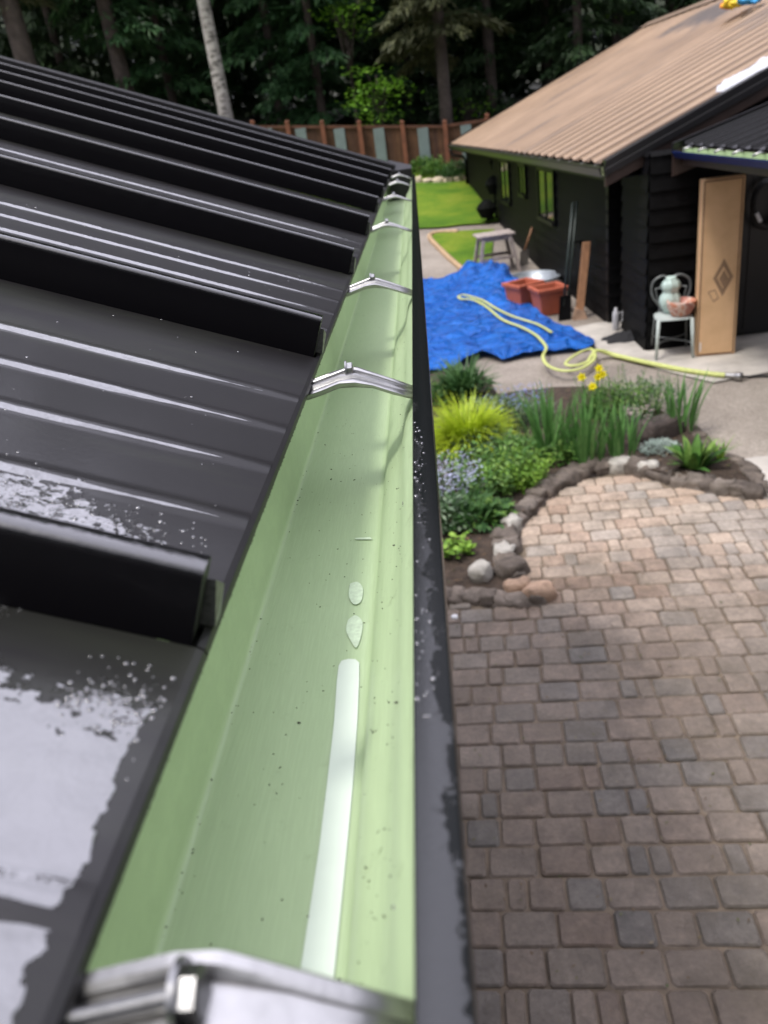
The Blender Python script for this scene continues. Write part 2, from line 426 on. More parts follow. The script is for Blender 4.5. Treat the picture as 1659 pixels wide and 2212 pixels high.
# concrete
structure(fill([(p.x, p.y) for p in [W(*q) for q in ((1215,715),(1290,700),(1400,690),(1700,690),(1900,760),(1700,800),(1540,830),(1420,800),(1330,770),(1270,748))]], .02, name='concrete_apron', mat=M_conc))
structure(fill([(p.x, p.y) for p in [W(*q) for q in ((1578,1000),(1640,990),(1800,990),(1900,1110),(1662,1078),(1620,1035))]], .02, name='concrete_slab', mat=M_conc))
# flower bed soil
bed_in = [(880,1312),(985,1305),(1100,1312),(1175,1316),(1150,1270),(1108,1225),(1106,1170),(1145,1118),(1205,1068),(1262,1040),(1340,1025),(1430,1045),(1500,1062),(1590,1078),(1640,1085)]
bed_out = [(1640,1078),(1605,1030),(1565,1000),(1510,955),(1440,905),(1350,865),(1300,848),(1200,845),(1130,850),(1075,862),(1060,835),(1000,812),(940,818)]
wi = [W(*q) for q in bed_in]; wo = [W(*q) for q in bed_out]
bed_poly = [(p.x, p.y) for p in wi+wo]+[(-.44, 9.), (-.44, wi[0].y)]
bed_poly[0] = (-.44, wi[0].y)
bedz = lambda x, y: .07+.05*noise.noise(Vector((x*1.5, y*1.5, 0)))
structure(fill(bed_poly, .0, name='garden_bed', mat=M_soil, fz=bedz, maxe=.25))
def B(x, y): p = W(x, y, .08); return p
# patio
patio_poly = [(-.44, wi[0].y)]+[(p.x, p.y) for p in wi[1:]]+[(2.45, 5.15), (7, 4.9), (7, .0), (-.44, .0)]
structure(fill(patio_poly, .018, name='patio_joint_sand', mat=pm('joint_sand', (.13,.10,.07), .95, .4, 9, bump=.004, bscale=90), maxe=1.5))
pv = MB(); th = R(-3.0); ct, st_ = math.cos(th), math.sin(th)
yv = -.4
while yv < 7.2:
    dep = .150
    xv = -3.2+rnd()*.3
    while xv < 8.5:
        wd = random.choices([.085, .15, .21], [.22, .38, .4])[0]
        cxx, cyy = xv+wd/2, yv+dep/2
        wx, wy = cxx*ct-cyy*st_, cxx*st_+cyy*ct
        if inside(wx, wy, patio_poly):
            g_ = .0032; a, b = wd/2-g_, dep/2-g_
            tl, tx, ty = ru(-.005, .005), ru(-.009, .009), ru(-.009, .009); jr = ru(-.022, .022); a += ru(-.003, .001); b += ru(-.003, .001)
            def pp(u_, v_, z_):
                u2, v2 = u_*math.cos(jr)-v_*math.sin(jr), u_*math.sin(jr)+v_*math.cos(jr)
                U, V = cxx+u2, cyy+v2; return (U*ct-V*st_, U*st_+V*ct, z_+tl*0+tx*u_*3+ty*v_*3)
            def ringp(i, z_, cc):
                return [pp(su*(a-i)-(su*cc if k2 else 0), sv*(b-i)-(0 if k2 else sv*cc), z_) for (su, sv, k2) in
                        ((-1,-1,1),(1,-1,1),(1,-1,0),(1,1,0),(1,1,1),(-1,1,1),(-1,1,0),(-1,-1,0))]
            z0 = .030+tl
            vs = ringp(0, .004, .012)+ringp(0, z0-.008, .012)+ringp(.007, z0, .014)
            fs = [tuple(range(16, 24))]
            for k in range(2):
                for j in range(8):
                    q, q2 = k*8+j, k*8+(j+1) % 8; fs.append((q, q2, q2+8, q+8))
            big = noise.noise(Vector((wx*.6, wy*.6, 5)))*.28
            pv.add(vs, fs, min(1, max(0, random.random()*.85+.08+big)))
        xv += wd
    yv += dep
def paver_mat():
    t = NT('pavers'); a = t.n('ShaderNodeAttribute', attribute_name='tint')
    c = t.ramp(a.outputs['Fac'], [(0, (.125,.112,.098)), (.2, (.165,.148,.127)), (.4, (.19,.157,.122)), (.6, (.205,.15,.108)), (.8, (.25,.20,.155)), (1, (.18,.125,.088))])
    c = t.mix(1., c, t.ramp(t.noise(11, 6), [(.3, .72), (.7, 1.25)]), 'MULTIPLY')
    c = t.mix(t.ramp(t.noise(.9, 5), [(.42, .0), (.7, .55)]), c, (.33,.27,.22))
    geo = t.n('ShaderNodeNewGeometry'); sp = t.n('ShaderNodeSeparateXYZ'); t.l(geo.outputs['Position'], sp.inputs[0])
    dry = t.math('ADD', t.math('MULTIPLY', t.math('SUBTRACT', sp.outputs[1], 3.6), .45), t.math('MULTIPLY', t.math('SUBTRACT', t.noise(1.1, 5), .5), 1.6))  # far mask for both sunlight and drying
    sun_dry_tone = t.ramp(dry, [(0., .70), (.6, 1.6)])  # far pavers lightened: sunlight and drying both put into the colour
    c = t.mix(1., c, sun_dry_tone, 'MULTIPLY')
    c = t.mix(1., c, t.ramp(t.noise(38, 7, .75), [(.32, .72), (.66, 1.22)]), 'MULTIPLY')
    c = t.mix(t.ramp(t.noise(1.9, 7, .75), [(.50, .0), (.66, .6)]), c, (.085,.068,.045))
    t.set(Base_Color=c, Roughness=t.ramp(dry, [(0., .45), (.6, .85)]), Normal=t.bump(t.noise(60, 8, .75), .008)); return t.m
structure(pv.build('patio', paver_mat(), smooth=False))
# ================================================================== OUR HOUSE
T = math.tan(R(21.4)); ca, sa = math.cos(R(21.4)), math.sin(R(21.4))
EX, EZ = -.101, H-.165
def rp(s, y, n_=0.): return Vector((EX-s*ca+n_*sa, y, EZ+s*sa+n_*ca))
house = thing('house', 'near house with wet black standing seam metal roof and green lined gutter', 'house', (-2, 1, 0))
INV = Matrix.Translation((2, -1, 0))
class HB(MB):
    def build(s, name, mat, **kw):
        s.v = [(v[0]+2, v[1]-1, v[2]) for v in s.v]
        return MB.build(s, name, mat, parent=house, **kw)
SEAM, Y0 = .406, .235
SL = 4.2
sprof = []
def prof_pan(y0):
    """height profile across one pan, from the back of its near seam to the near face of the next"""
    P = [(y0+.013, 0)]
    for off in (.105, .172, .235, .297):
        c = y0+off; P += [(c-.0115, 0), (c-.0078, 0), (c-.0066, .0003), (c-.0040, .0014), (c-.0015, .0019), (c+.0015, .0019), (c+.0040, .0014), (c+.0066, .0003), (c+.0078, 0), (c+.0115, 0)]
    P.append((y0+SEAM, 0)); return P
last = 7
svals = [0, .03, .1, .25, .5, 1., 1.8, 2.8, SL]
for k in range(-4, last+1):
    y0 = Y0+k*SEAM; b = HB()
    P = prof_pan(y0)
    if k == last: P = [p for p in P if p[0] < 3.44]+[(3.44, 0)]
    kk = len(P)
    for s_ in svals:
        b.v += [tuple(rp(s_, y, n_*(0.25 if s_ == 0 else 1)+.0006*noise.noise(Vector((s_*3, y*9, 0))))) for y, n_ in P]
    for i in range(len(svals)-1):
        for j in range(kk-1):
            b.f.append([i*kk+j, i*kk+j+1, (i+1)*kk+j+1, (i+1)*kk+j]); b.t.append(.5); b.mi.append(0)
    # rounded hem turned down and back at the eave
    hem = [(0, 0), (-.003, -.0008), (-.0045, -.003), (-.0045, -.0045), (-.002, -.006), (.012, -.0062)]
    o0 = len(b.v)
    for s_, n_ in hem: b.v += [tuple(rp(s_, y, n_)) for y in (P[0][0]-.012, P[-1][0])]
    for i in range(len(hem)-1):
        b.f.append([o0+2*i, o0+2*i+2, o0+2*i+3, o0+2*i+1]); b.t.append(.5); b.mi.append(0)
    b.build('roof_panel', M_roof, angle=35)
for k in range(-4, last+1):
    y0 = Y0+k*SEAM; b = HB(); hh = .035
    r_ = .002
    pr = [(0, 0), (0, hh-.0042), (.0004, hh-.0024), (.0012, hh-.0011), (.0025, hh-.0003), (.0042, hh), (.0125-r_, hh), (.0119, hh-.0006), (.0125, hh-r_), (.0125, 0)]
    s0 = .002
    def fx(a, c, s_, y0=y0): return rp(s_, y0+a+.0005*math.sin(s_*5+y0), c+(-.0008*math.exp(-s_*30) if c > .01 else 0))
    vs = []
    sv = [s0, .01, .05, .15, .4, .8, 1.4, 2.2, 3.2, SL]
    for s_ in sv: vs += [fx(a, c, s_) for a, c in pr]
    n8 = len(pr); fs = [tuple(range(n8))]
    for i in range(len(sv)-1):
        for j in range(n8-1): fs.append((i*n8+j, (i+1)*n8+j, (i+1)*n8+j+1, i*n8+j+1))
    b.add(vs, fs)
    # folded tab that closes the end of the seam
    tb = [rp(-.004, y0+.0135, .001), rp(-.004, y0+.022, .001), rp(-.0035, y0+.021, .017), rp(-.001, y0+.0145, .022),
          rp(.010, y0+.0135, .001), rp(.010, y0+.022, .001), rp(.010, y0+.021, .016), rp(.010, y0+.0145, .021)]
    b.build('roof_seam', M_seam, angle=50)
    b = HB(); b.add(tb, [(0,1,2,3),(4,7,6,5),(0,4,5,1),(1,5,6,2),(2,6,7,3),(3,7,4,0)]); b.build('seam_tab', M_tab)
# far rake trim, ridge cap, the other slope, gable and walls
b = HB(); 
tp = [(3.425, 0), (3.425, .034), (3.43, .038), (3.50, .038), (3.504, .034), (3.504, -.11), (3.50, -.112)]
b.strip([(a, c) for a, c in tp], -.006, SL, lambda a, c, s_: rp(s_, a, c), segs=8)
b.add([rp(-.006, 3.425, .037), rp(-.006, 3.504, .037), rp(-.006, 3.504, -.11), rp(-.006, 3.425, -.11)], [(0,3,2,1)])
b.add([(EX-.01, 3.40, EZ+.012), (-.018, 3.40, EZ+.012), (-.018, 3.504, EZ+.02), (EX-.01, 3.504, EZ+.05),
       (EX-.01, 3.40, EZ-.10), (-.018, 3.40, EZ-.10), (-.018, 3.504, EZ-.10), (EX-.01, 3.504, EZ-.10)],
      [(0,1,2,3),(0,4,5,1),(1,5,6,2),(2,6,7,3)])
b.build('rake_trim', M_roof_plain, angle=30)
RX, RZ = rp(SL, 0).x, rp(SL, 0).z
b = HB(); b.add([(RX+.12, -1.4, RZ+.0), (RX+.12, 3.5, RZ+.0), (RX, 3.5, RZ+.055), (RX, -1.4, RZ+.055), (RX-.12, 3.5, RZ), (RX-.12, -1.4, RZ)], [(0,1,2,3),(3,2,4,5)])
b.build('ridge_cap', M_roof_plain)
b = HB(); 
b.add([(RX, -1.4, RZ), (RX, 3.5, RZ), (2*RX+.1, 3.5, EZ-.02), (2*RX+.1, -1.4, EZ-.02)], [(0,1,2,3)]); b.build('back_slope', M_roof_plain)
b = HB(); WX = -.46
b.box((2*RX+.5, -1.2, 0), (WX, 3.1, EZ-.1)); b.add([(WX, 3.1, EZ-.1), (2*RX+.5, 3.1, EZ-.1), (RX, 3.1, RZ-.06), (WX, -1.2, EZ-.1), (2*RX+.5, -1.2, EZ-.1), (RX, -1.2, RZ-.06)], [(0,1,2),(5,4,3),(0,2,5,3),(1,4,5,2)])
b.build('wall', M_black_wood)
b = HB(); b.box((-.155, -1.38, EZ-.19), (-.131, 3.42, EZ-.0135)); b.build('fascia', M_black, bev=.002)
b = HB(); b.box((WX, -1.2, EZ-.21), (-.156, 3.42, EZ-.192)); b.build('soffit', M_black)
# gutter ------------------------------------------------------------
def gz(z): return H-z
GY0, GY1 = -1.35, 3.43
tr = [(-.1285, .178), (-.1285, .2600), (-.1281, .2630), (-.1268, .2645), (-.1250, .2650), (-.122, .2651), (-.058, .2655), (-.0545, .2645), (-.0525, .2605), (-.0508, .2535),
      (-.0485, .2475), (-.0440, .2405), (-.0385, .2340), (-.0340, .2265), (-.0312, .2165), (-.0290, .2075), (-.0255, .2000), (-.0222, .1950), (-.0205, .1890), (-.0203, .1815)]
b = HB(); b.strip(tr, GY0, GY1, lambda a, z, y: Vector((a, y, gz(z))), segs=24)
k = len(tr)
b.add([Vector((a, GY1-.001, gz(z))) for a, z in tr], [tuple(range(k))])
gut = b.build('gutter', M_green, angle=60)
gut['label'] = 'pale green gutter trough with black outer lip'
def part_of_gutter(mb, name, mat, **kw):
    mb.v = [(v[0]+2, v[1]-1, v[2]) for v in mb.v]
    return MB.build(mb, name, mat, parent=gut, **kw)
b = MB()
lp_ = [(-.0202, .1815), (-.0200, .1805), (-.0192, .1800), (-.0078, .1800), (-.0066, .1806), (-.0062, .1818), (-.0062, .1960), (-.0070, .1985), (-.0190, .2030), (-.0245, .2110), (-.0275, .2250), (-.0330, .2370),
       (-.0430, .2460), (-.0470, .2560), (-.0500, .2670), (-.0540, .2690), (-.1300, .2690)]
b.strip(lp_, GY0, GY1, lambda a, z, y: Vector((a+.00025*noise.noise(Vector((0, y*3, 0))), y, gz(z))), segs=60)
b.add([Vector((a, GY1, gz(z))) for a, z in lp_]+[Vector((-.13, GY1, gz(.178)))], [tuple(range(len(lp_)+1))])
part_of_gutter(b, 'gutter_lip', M_lip, angle=35)
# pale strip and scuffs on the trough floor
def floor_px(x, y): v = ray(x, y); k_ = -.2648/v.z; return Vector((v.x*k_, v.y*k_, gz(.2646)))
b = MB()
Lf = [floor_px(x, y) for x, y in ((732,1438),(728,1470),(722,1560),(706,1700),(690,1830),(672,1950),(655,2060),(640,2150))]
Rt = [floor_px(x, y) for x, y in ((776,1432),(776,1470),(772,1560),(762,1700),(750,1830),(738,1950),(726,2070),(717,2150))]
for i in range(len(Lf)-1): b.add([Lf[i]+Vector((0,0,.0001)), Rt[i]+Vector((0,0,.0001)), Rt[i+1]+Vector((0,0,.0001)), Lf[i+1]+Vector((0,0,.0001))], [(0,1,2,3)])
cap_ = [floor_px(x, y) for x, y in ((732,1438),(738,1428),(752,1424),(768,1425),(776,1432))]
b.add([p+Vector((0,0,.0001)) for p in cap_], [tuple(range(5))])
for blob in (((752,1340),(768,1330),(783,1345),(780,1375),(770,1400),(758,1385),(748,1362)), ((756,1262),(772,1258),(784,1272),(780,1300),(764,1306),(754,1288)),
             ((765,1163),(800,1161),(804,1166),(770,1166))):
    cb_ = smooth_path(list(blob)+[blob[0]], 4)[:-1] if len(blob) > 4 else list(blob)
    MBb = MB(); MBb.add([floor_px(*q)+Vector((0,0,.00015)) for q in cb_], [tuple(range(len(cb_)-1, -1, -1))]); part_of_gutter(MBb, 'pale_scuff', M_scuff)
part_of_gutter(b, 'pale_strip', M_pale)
# hangers
def hanger(yc, s=1):
    b = MB()
    path = [(-.1275, .1765), (-.112, .1750), (-.100, .1728), (-.088, .1698), (-.077, .1672), (-.0745, .1668), (-.0650, .1668), (-.0625, .1674), (-.050, .1722), (-.036, .1790), (-.0208, .1862)]
    cs = [(-.0215, -.0045), (-.0213, -.0012), (-.0200, -.0006), (-.0150, -.0008), (-.0112, -.0012), (-.0100, .0010), (-.0078, .0014), (-.0064, -.0006), (-.0058, -.0020), (.0058, -.0020), (.0064, .0002), (.0076, .0014), (.0100, .0014), (.0107, .0004), (.0108, -.0050)]
    vs = []
    for i, (x, z) in enumerate(path):
        sc_ = 1. if i < 8 else 1-.06*(i-7)
        fl = 1. if 1 < i < 8 else (.55 if i < 10 else .3)
        vs += [Vector((x, yc+a*sc_, gz(z)+c*fl+.0007*noise.noise(Vector((x*120, a*160, yc*9))))) for a, c in cs]
    k = len(cs); fs = []
    for i in range(len(path)-1):
        for j in range(k-1): fs.append((i*k+j, i*k+j+1, (i+1)*k+j+1, (i+1)*k+j))
    b.add(vs, fs)
    o = part_of_gutter(b, 'hanger', M_alu, angle=28)
    so_ = o.modifiers.new('thick', 'SOLIDIFY'); so_.thickness = .0009
    # hex head screw lying in the channel
    b = MB(); zc = gz(.1640)
    b.tube([(-.127, yc, zc-.0145), (-.0705, yc, zc)], .0024, 12)
    for i in range(14):
        x = -.126+i*.0016; b.tube([(x, yc, zc-.0142+i*.0004), (x+.0008, yc, zc-.0140+i*.0004)], .0031, 10)
    b.tube([(-.0708, yc, zc), (-.0694, yc, zc)], [.0078, .0075], 20)
    b.tube([(-.0694, yc, zc), (-.0655, yc, zc), (-.0648, yc, zc)], [.0060, .0060, .0050], 6)
    s_ = part_of_gutter(b, 'screw', M_zinc, angle=35); return o
for yb in (.1025, .588, .99, 1.62, 2.30, 2.90, 3.32, -.32, -.75): hanger(yb)
# grit, droplets
b = MB()
for i in range(520):
    y = .12+2.1*rnd()**2.1; a = random.choices([0, 1, 2], [.42, .42, .16])[0]
    x = (ru(-.122, -.056), ru(-.050, -.030), ru(-.1275, -.124))[a]
    # height of trough at x
    for q in range(1, len(tr)-1):
        if tr[q][0] <= x <= tr[q+1][0]:
            f_ = (x-tr[q][0])/max(1e-6, tr[q+1][0]-tr[q][0]); z = tr[q][1]+(tr[q+1][1]-tr[q][1])*f_; break
    else: z = .262
    r_ = ru(.0002, .0006)*(1.8 if rnd() < .1 else 1); az = rnd()*6.3
    M_ = Matrix.Translation((x, y, gz(z)+r_*.4)) @ Matrix.Rotation(az, 4, 'Z') @ Matrix.Diagonal((1, ru(1, 2.2), .6, 1))
    b.add([M_ @ Vector((r_*math.cos(t_*1.2566)*ru(.6, 1), r_*math.sin(t_*1.2566)*ru(.6, 1), 0)) for t_ in range(5)]+[M_ @ Vector((0, 0, r_))], [(0,1,5),(1,2,5),(2,3,5),(3,4,5),(4,0,5)])
for i in range(420):       # grit clinging under the roof hem
    y = ru(.12, 1.6); q = rp(-.0042, y, -.0045); r_ = ru(.0002, .0008)
    b.add([q+Vector((r_*ru(.3, 1), 0, 0)), q+Vector((0, r_, 0)), q+Vector((-r_, 0, 0)), q+Vector((0, -r_, 0)), q+Vector((r_*.6, 0, -r_*1.2))], [(0,1,4),(1,2,4),(2,3,4),(3,0,4),(0,3,2,1)])
tag(b.build('grit', pm('grit', (.02,.018,.012), .9, .5, 50)), 'dark specks of grit scattered in the gutter trough', 'grit', kind='stuff')
def water_mat():
    t = NT('rain_water'); t.set(Base_Color=(.8,.82,.85), Roughness=.03, Transmission_Weight=.0, Specular_IOR_Level=.6, Coat_Weight=1., Coat_IOR=1.9, Coat_Roughness=.03)
    t.b.inputs['Base Color'].default_value = (.05, .05, .052, 1); return t.m
b = MB()
def bead(c, nv, r_, fl=.5, sx=1.):
    nv = nv.normalized(); a = nv.orthogonal().normalized(); d2 = nv.cross(a); vs = []; n1 = 7
    for z, q in ((0, 1), (.45, .86), (.8, .5)):
        for j in range(n1):
            t_ = 2*math.pi*j/n1; vs.append(c+(a*math.cos(t_)*sx+d2*math.sin(t_))*r_*q+nv*r_*fl*z)
    vs.append(c+nv*r_*fl)
    fs = [(i*n1+j, i*n1+(j+1) % n1, (i+1)*n1+(j+1) % n1, (i+1)*n1+j) for i in range(2) for j in range(n1)]+[(2*n1+j, 2*n1+(j+1) % n1, 3*n1) for j in range(n1)]
    b.add(vs, fs)
nrm = Vector((sa, 0, ca))
for i in range(800):
    z_ = rnd()
    if z_ < .62:   y = random.gauss(.30, .022); s_ = abs(random.gauss(.10, .06))+.012
    elif z_ < .66:  y = random.gauss(.195, .008); s_ = ru(.006, .03)
    elif z_ < .8: y = ru(.25, 1.0); s_ = ru(.01, .5)
    elif z_ < .86: y = ru(.25, 1.0); s_ = ru(.01, .5)
    else: y = .2+random.gauss(0, .012); s_ = ru(.003, .035)
    if .232 < y < .262 and rnd() < .9: continue
    bead(rp(s_, y, .0001), nrm, min(.0013, abs(random.gauss(.0003, .0004))+.0002), .45)
for i in range(90):
    y = ru(.2, .5)**1.0; x = -.0192+abs(random.gauss(0, .0035))
    if x > -.0085: continue
    bead(Vector((x, y, gz(.18))), Vector((0, 0, 1)), abs(random.gauss(.00035, .0003))+.00015, .6)
for i in range(70):
    y = ru(.1, .6); x = ru(-.0300, -.0215)
    bead(Vector((x, y, gz(.2085 + (x+.0290)*(-1.9)))), Vector((-.9, 0, 1)), ru(.0004, .0009), .5)
tag(b.build('water_droplets', water_mat(), smooth=True), 'clear rain droplets beaded on the black roof and gutter lip', 'droplets', kind='stuff')
# ================================================================== THE BLACK HOUSE ACROSS THE YARD
P0 = Vector((2.11, 9.5, 0)); Q0 = Vector((1.15, 26.9, 0)); LEN = (Q0-P0).length
uu = (Q0-P0).normalized(); nn = Vector((uu.y, -uu.x, 0)); EH = 2.13; SLP = .39; RB = 6.2; WB = .40; WA0, WA1 = 1.28, LEN-.7
def hb(a, b_, z): v = P0+uu*a+nn*b_; return Vector((v.x, v.y, z))
bh = thing('black_house', 'black sided house with brown corrugated metal roof across the yard', 'house', (0, 0, 0))
class HM(MB):
    def hbox(s, lo, hi):
        vs = [hb(x, y, z) for x, y, z in ((lo[0],lo[1],lo[2]),(hi[0],lo[1],lo[2]),(hi[0],hi[1],lo[2]),(lo[0],hi[1],lo[2]),(lo[0],lo[1],hi[2]),(hi[0],lo[1],hi[2]),(hi[0],hi[1],hi[2]),(lo[0],hi[1],hi[2]))]
        return s.add(vs, [(0,1,2,3),(4,7,6,5),(0,4,5,1),(1,5,6,2),(2,6,7,3),(3,7,4,0)])
# corrugated roof: sinus-like ribs every .2 m
def roof_tan():
    t = NT('brown_roof_metal'); geo = t.n('ShaderNodeNewGeometry'); P = geo.outputs['Position']
    c = t.ramp(t.noise(.7, 5, vec=P), [(.3, (.155,.108,.072)), (.7, (.235,.168,.115))])
    at_ = t.n('ShaderNodeAttribute', attribute_name='tint')     # rib shading put into the colour: pans darkened, crests lightened
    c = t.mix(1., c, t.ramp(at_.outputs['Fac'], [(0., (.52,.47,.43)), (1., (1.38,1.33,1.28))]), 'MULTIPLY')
    st = t.ramp(t.noise(1.3, 4, vec=P, stretch=(.35, 1.3, .4)), [(.56, 0.), (.72, .75)])
    c = t.mix(st, c, (.10,.08,.068))
    sep = t.n('ShaderNodeSeparateXYZ'); t.l(P, sep.inputs[0])
    # tree shadow painted as a dark grey patch below the ridge
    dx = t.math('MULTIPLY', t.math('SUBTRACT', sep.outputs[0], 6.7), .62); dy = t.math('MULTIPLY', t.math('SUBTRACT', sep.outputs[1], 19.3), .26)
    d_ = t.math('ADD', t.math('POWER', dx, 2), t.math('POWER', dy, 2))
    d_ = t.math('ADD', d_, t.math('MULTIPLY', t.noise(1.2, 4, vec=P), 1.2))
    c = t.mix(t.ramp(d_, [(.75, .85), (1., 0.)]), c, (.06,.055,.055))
    t.set(Base_Color=c, Roughness=.45, Specular_IOR_Level=.35, Normal=t.bump(t.noise(60, 4, vec=P), .001)); return t.m
m = HM(); pitch = .50; hgt = .024; prof = []
a = 0.
while a < LEN:
    for q, z in ((0, 0), (.012, 0), (.05, hgt), (.17, hgt*1.15), (.208, .0)): prof.append((a+q, z))
    a += pitch
prof = [p for p in prof if p[0] <= LEN]; k = len(prof)
bs = [0, 1.5, 3.1, 4.7, RB]
vs = [hb(a_, b_, EH+SLP*b_+z) for b_ in bs for a_, z in prof]
o_ = len(m.v); m.v += [tuple(v) for v in vs]
for i in range(len(bs)-1):
    for j in range(k-1):
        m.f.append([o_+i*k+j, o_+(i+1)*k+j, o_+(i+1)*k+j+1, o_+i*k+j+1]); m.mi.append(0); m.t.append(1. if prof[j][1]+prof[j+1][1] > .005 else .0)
vs = [hb(a_, RB+b_, EH+SLP*(RB-b_)+z) for b_ in (0, 3, RB) for a_, z in prof]
m.add(vs, [(i*k+j, (i+1)*k+j, (i+1)*k+j+1, i*k+j+1) for i in range(2) for j in range(k-1)])
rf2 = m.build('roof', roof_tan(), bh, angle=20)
m = HM()
for sgn in (1,):
    pz = EH+SLP*RB
    vs = [hb(a_, RB+db, pz+.045+dz) for a_ in (-.1, LEN+.1) for db, dz in ((-.3, -.105), (-.12, -.02), (0, .03), (.12, -.02), (.3, -.105))]
    m.add(vs, [(j, j+1, j+6, j+5) for j in range(4)])
m.build('ridge_cap', pm('ridge_metal', (.26,.19,.14), .4, .2, 3), rf2)
# barge boards: black flashing above a brown board, at both gables
for a_, nm in ((0, 0), (LEN, 1)):
    sg = -1 if nm == 0 else 1
    m = HM()
    for b0, b1, flip in ((-.02, RB, 0), (RB, 2*RB+.02, 1)):
        z0 = EH+SLP*(b0 if not flip else 2*RB-b0); z1 = EH+SLP*(b1 if not flip else 2*RB-b1)
        pr = [(a_-sg*.06, .055), (a_+sg*.045, .055), (a_+sg*.05, .05), (a_+sg*.05, -.035), (a_+sg*.062, -.042), (a_+sg*.062, -.11), (a_-sg*.01, -.11)]
        vs = [hb(x, b0, z0+z) for x, z in pr]+[hb(x, b1, z1+z) for x, z in pr]; k = len(pr)
        m.add(vs, [(j, j+1, j+1+k, j+k) for j in range(k-1)]+[tuple(range(k)), tuple(range(2*k-1, k-1, -1))])
    m.build('barge_flashing', M_roof_plain, bh)
    m = HM()
    for b0, b1, flip in ((-.02, RB, 0), (RB, 2*RB+.02, 1)):
        z0 = EH+SLP*(b0 if not flip else 2*RB-b0); z1 = EH+SLP*(b1 if not flip else 2*RB-b1)
        pr = [(a_-sg*.01, -.112), (a_+sg*.035, -.112), (a_+sg*.035, -.225), (a_-sg*.01, -.225)]
        vs = [hb(x, b0, z0+z) for x, z in pr]+[hb(x, b1, z1+z) for x, z in pr]; k = 4
        m.add(vs, [(j, (j+1) % k, (j+1) % k+k, j+k) for j in range(k)]+[(3,2,1,0), (4,5,6,7)])
    m.build('barge_board', M_brown_trim, bh)
# eave: fascia, gutter with hangers, soffit
m = HM(); m.hbox((.02, .0, EH-.17), (LEN-.02, .03, EH-.02)); m.build('fascia', M_black, bh)
m = HM(); m.hbox((.0, .032, EH-.165), (LEN, WB+.1, EH-.15)); m.build('soffit', M_black, bh); m = HM(); m.hbox((0.0, 2*RB-WB-.1, EH-.165), (LEN, 2*RB, EH-.15)); m.build('soffit', M_black, bh)
m = HM(); gp = [(-.002, -.03), (-.002, -.115), (-.05, -.115), (-.062, -.06), (-.065, -.022), (-.085, -.019), (-.088, -.04), (-.06, -.125), (.0, -.125)]
vs = [hb(a_, b_, EH+z) for a_ in (-.02, LEN+.02) for b_, z in gp]; k = len(gp)
m.cur = 0; m.add(vs[:], [(j, j+1, j+1+k, j+k) for j in range(4)])
m.cur = 1; m.add(vs[:], [(j, j+1, j+1+k, j+k) for j in range(4, k-1)]+[tuple(range(k)), tuple(range(2*k-1, k-1, -1))])
g2 = m.build('gutter', [pm('dull_green', (.16,.18,.10), .5, .2, 6), M_roof_plain], bh); g2['label'] = 'gutter along the brown corrugated roof'
proto = None
for i in range(28):
    m = HM(); a_ = .2+i*.62
    if a_ > LEN: break
    m.add([hb(a_+d1, b_, EH+z) for b_, z in ((0, -.01), (-.04, .002), (-.08, -.012)) for d1 in (0, .05)]+[hb(a_+d1, b_, EH+z-.012) for b_, z in ((0, -.01), (-.04, .002), (-.08, -.012)) for d1 in (0, .05)],
          [(0,2,3,1),(2,4,5,3),(0,6,8,2),(2,8,10,4),(1,3,9,7),(3,5,11,9),(4,10,11,5)])
    m.build('hanger', M_alu, g2)
m = HM(); z = EH-.12
m.tube([hb(LEN-.5, -.06, z), hb(LEN-.5, -.06, z-.12), hb(LEN-.55, .0, z-.2), hb(LEN-.75, WB-.1, z-.27), hb(LEN-.8, WB-.06, z-.4), hb(LEN-.8, WB-.06, terr(1.4, 25.5)+.1)], .04, 10)
m.build('downspout', M_black, bh, smooth=True)
# walls with lap siding
def siding(m, pA, pB, z0, z1, nrm_, lap=.18, dz=.028):
    pA, pB = Vector((pA[0], pA[1], 0)), Vector((pB[0], pB[1], 0)); z = z0
    while z < z1-.01:
        z2 = min(z+lap, z1)
        a0 = Vector(pA)+nrm_*dz; b0 = Vector(pB)+nrm_*dz; a1 = Vector(pA)+nrm_*.003; b1 = Vector(pB)+nrm_*.003
        vs = [Vector((a0.x,a0.y,z)), Vector((b0.x,b0.y,z)), Vector((b1.x,b1.y,z2)), Vector((a1.x,a1.y,z2)), Vector((pA[0],pA[1],z)), Vector((pB[0],pB[1],z))]
        m.add(vs, [(0,1,2,3),(0,4,5,1)]); z = z2
m = HM()
m.hbox((WA0, WB, -.1), (WA1, 2*RB-WB, EH-.165))
A, Bc, Cc, D = hb(WA0, WB, 0), hb(WA1, WB, 0), hb(WA0, 2*RB-WB, 0), hb(WA1, 2*RB-WB, 0)
wins = []
for pxs, pys in (((1165, 1205), (357, 480)), ((1123, 1142), (350, 425)), ((1083, 1107), (350, 440))):
    def hit(x, y):
        v = ray(x, y); k_ = (hb(0, WB, 0).dot(nn))/(v.dot(nn)); p = v*k_; return (p-P0).dot(uu), H+p.z
    a1_, _ = hit(pxs[0], pys[0]); a0_, _z = hit(pxs[1], pys[1]); _, zb = hit((pxs[0]+pxs[1])/2, pys[1])
    wins.append((a0_, a1_, max(zb, .75), EH-.26))
siding(m, A, Bc, 0, EH-.17, -nn)
siding(m, Cc, A, 0, EH-.17, -uu)
siding(m, D, Cc, 0, EH-.17, nn); siding(m, Bc, D, 0, EH-.17, uu)
for a_ in (WA0, WA1):
    m.add([hb(a_, WB, EH-.17), hb(a_, 2*RB-WB, EH-.17), hb(a_, RB, EH+SLP*RB-.12), hb(a_, WB, EH+SLP*WB-.03), hb(a_, 2*RB-WB, EH+SLP*WB-.03)], [(0, 1, 4, 2, 3)])
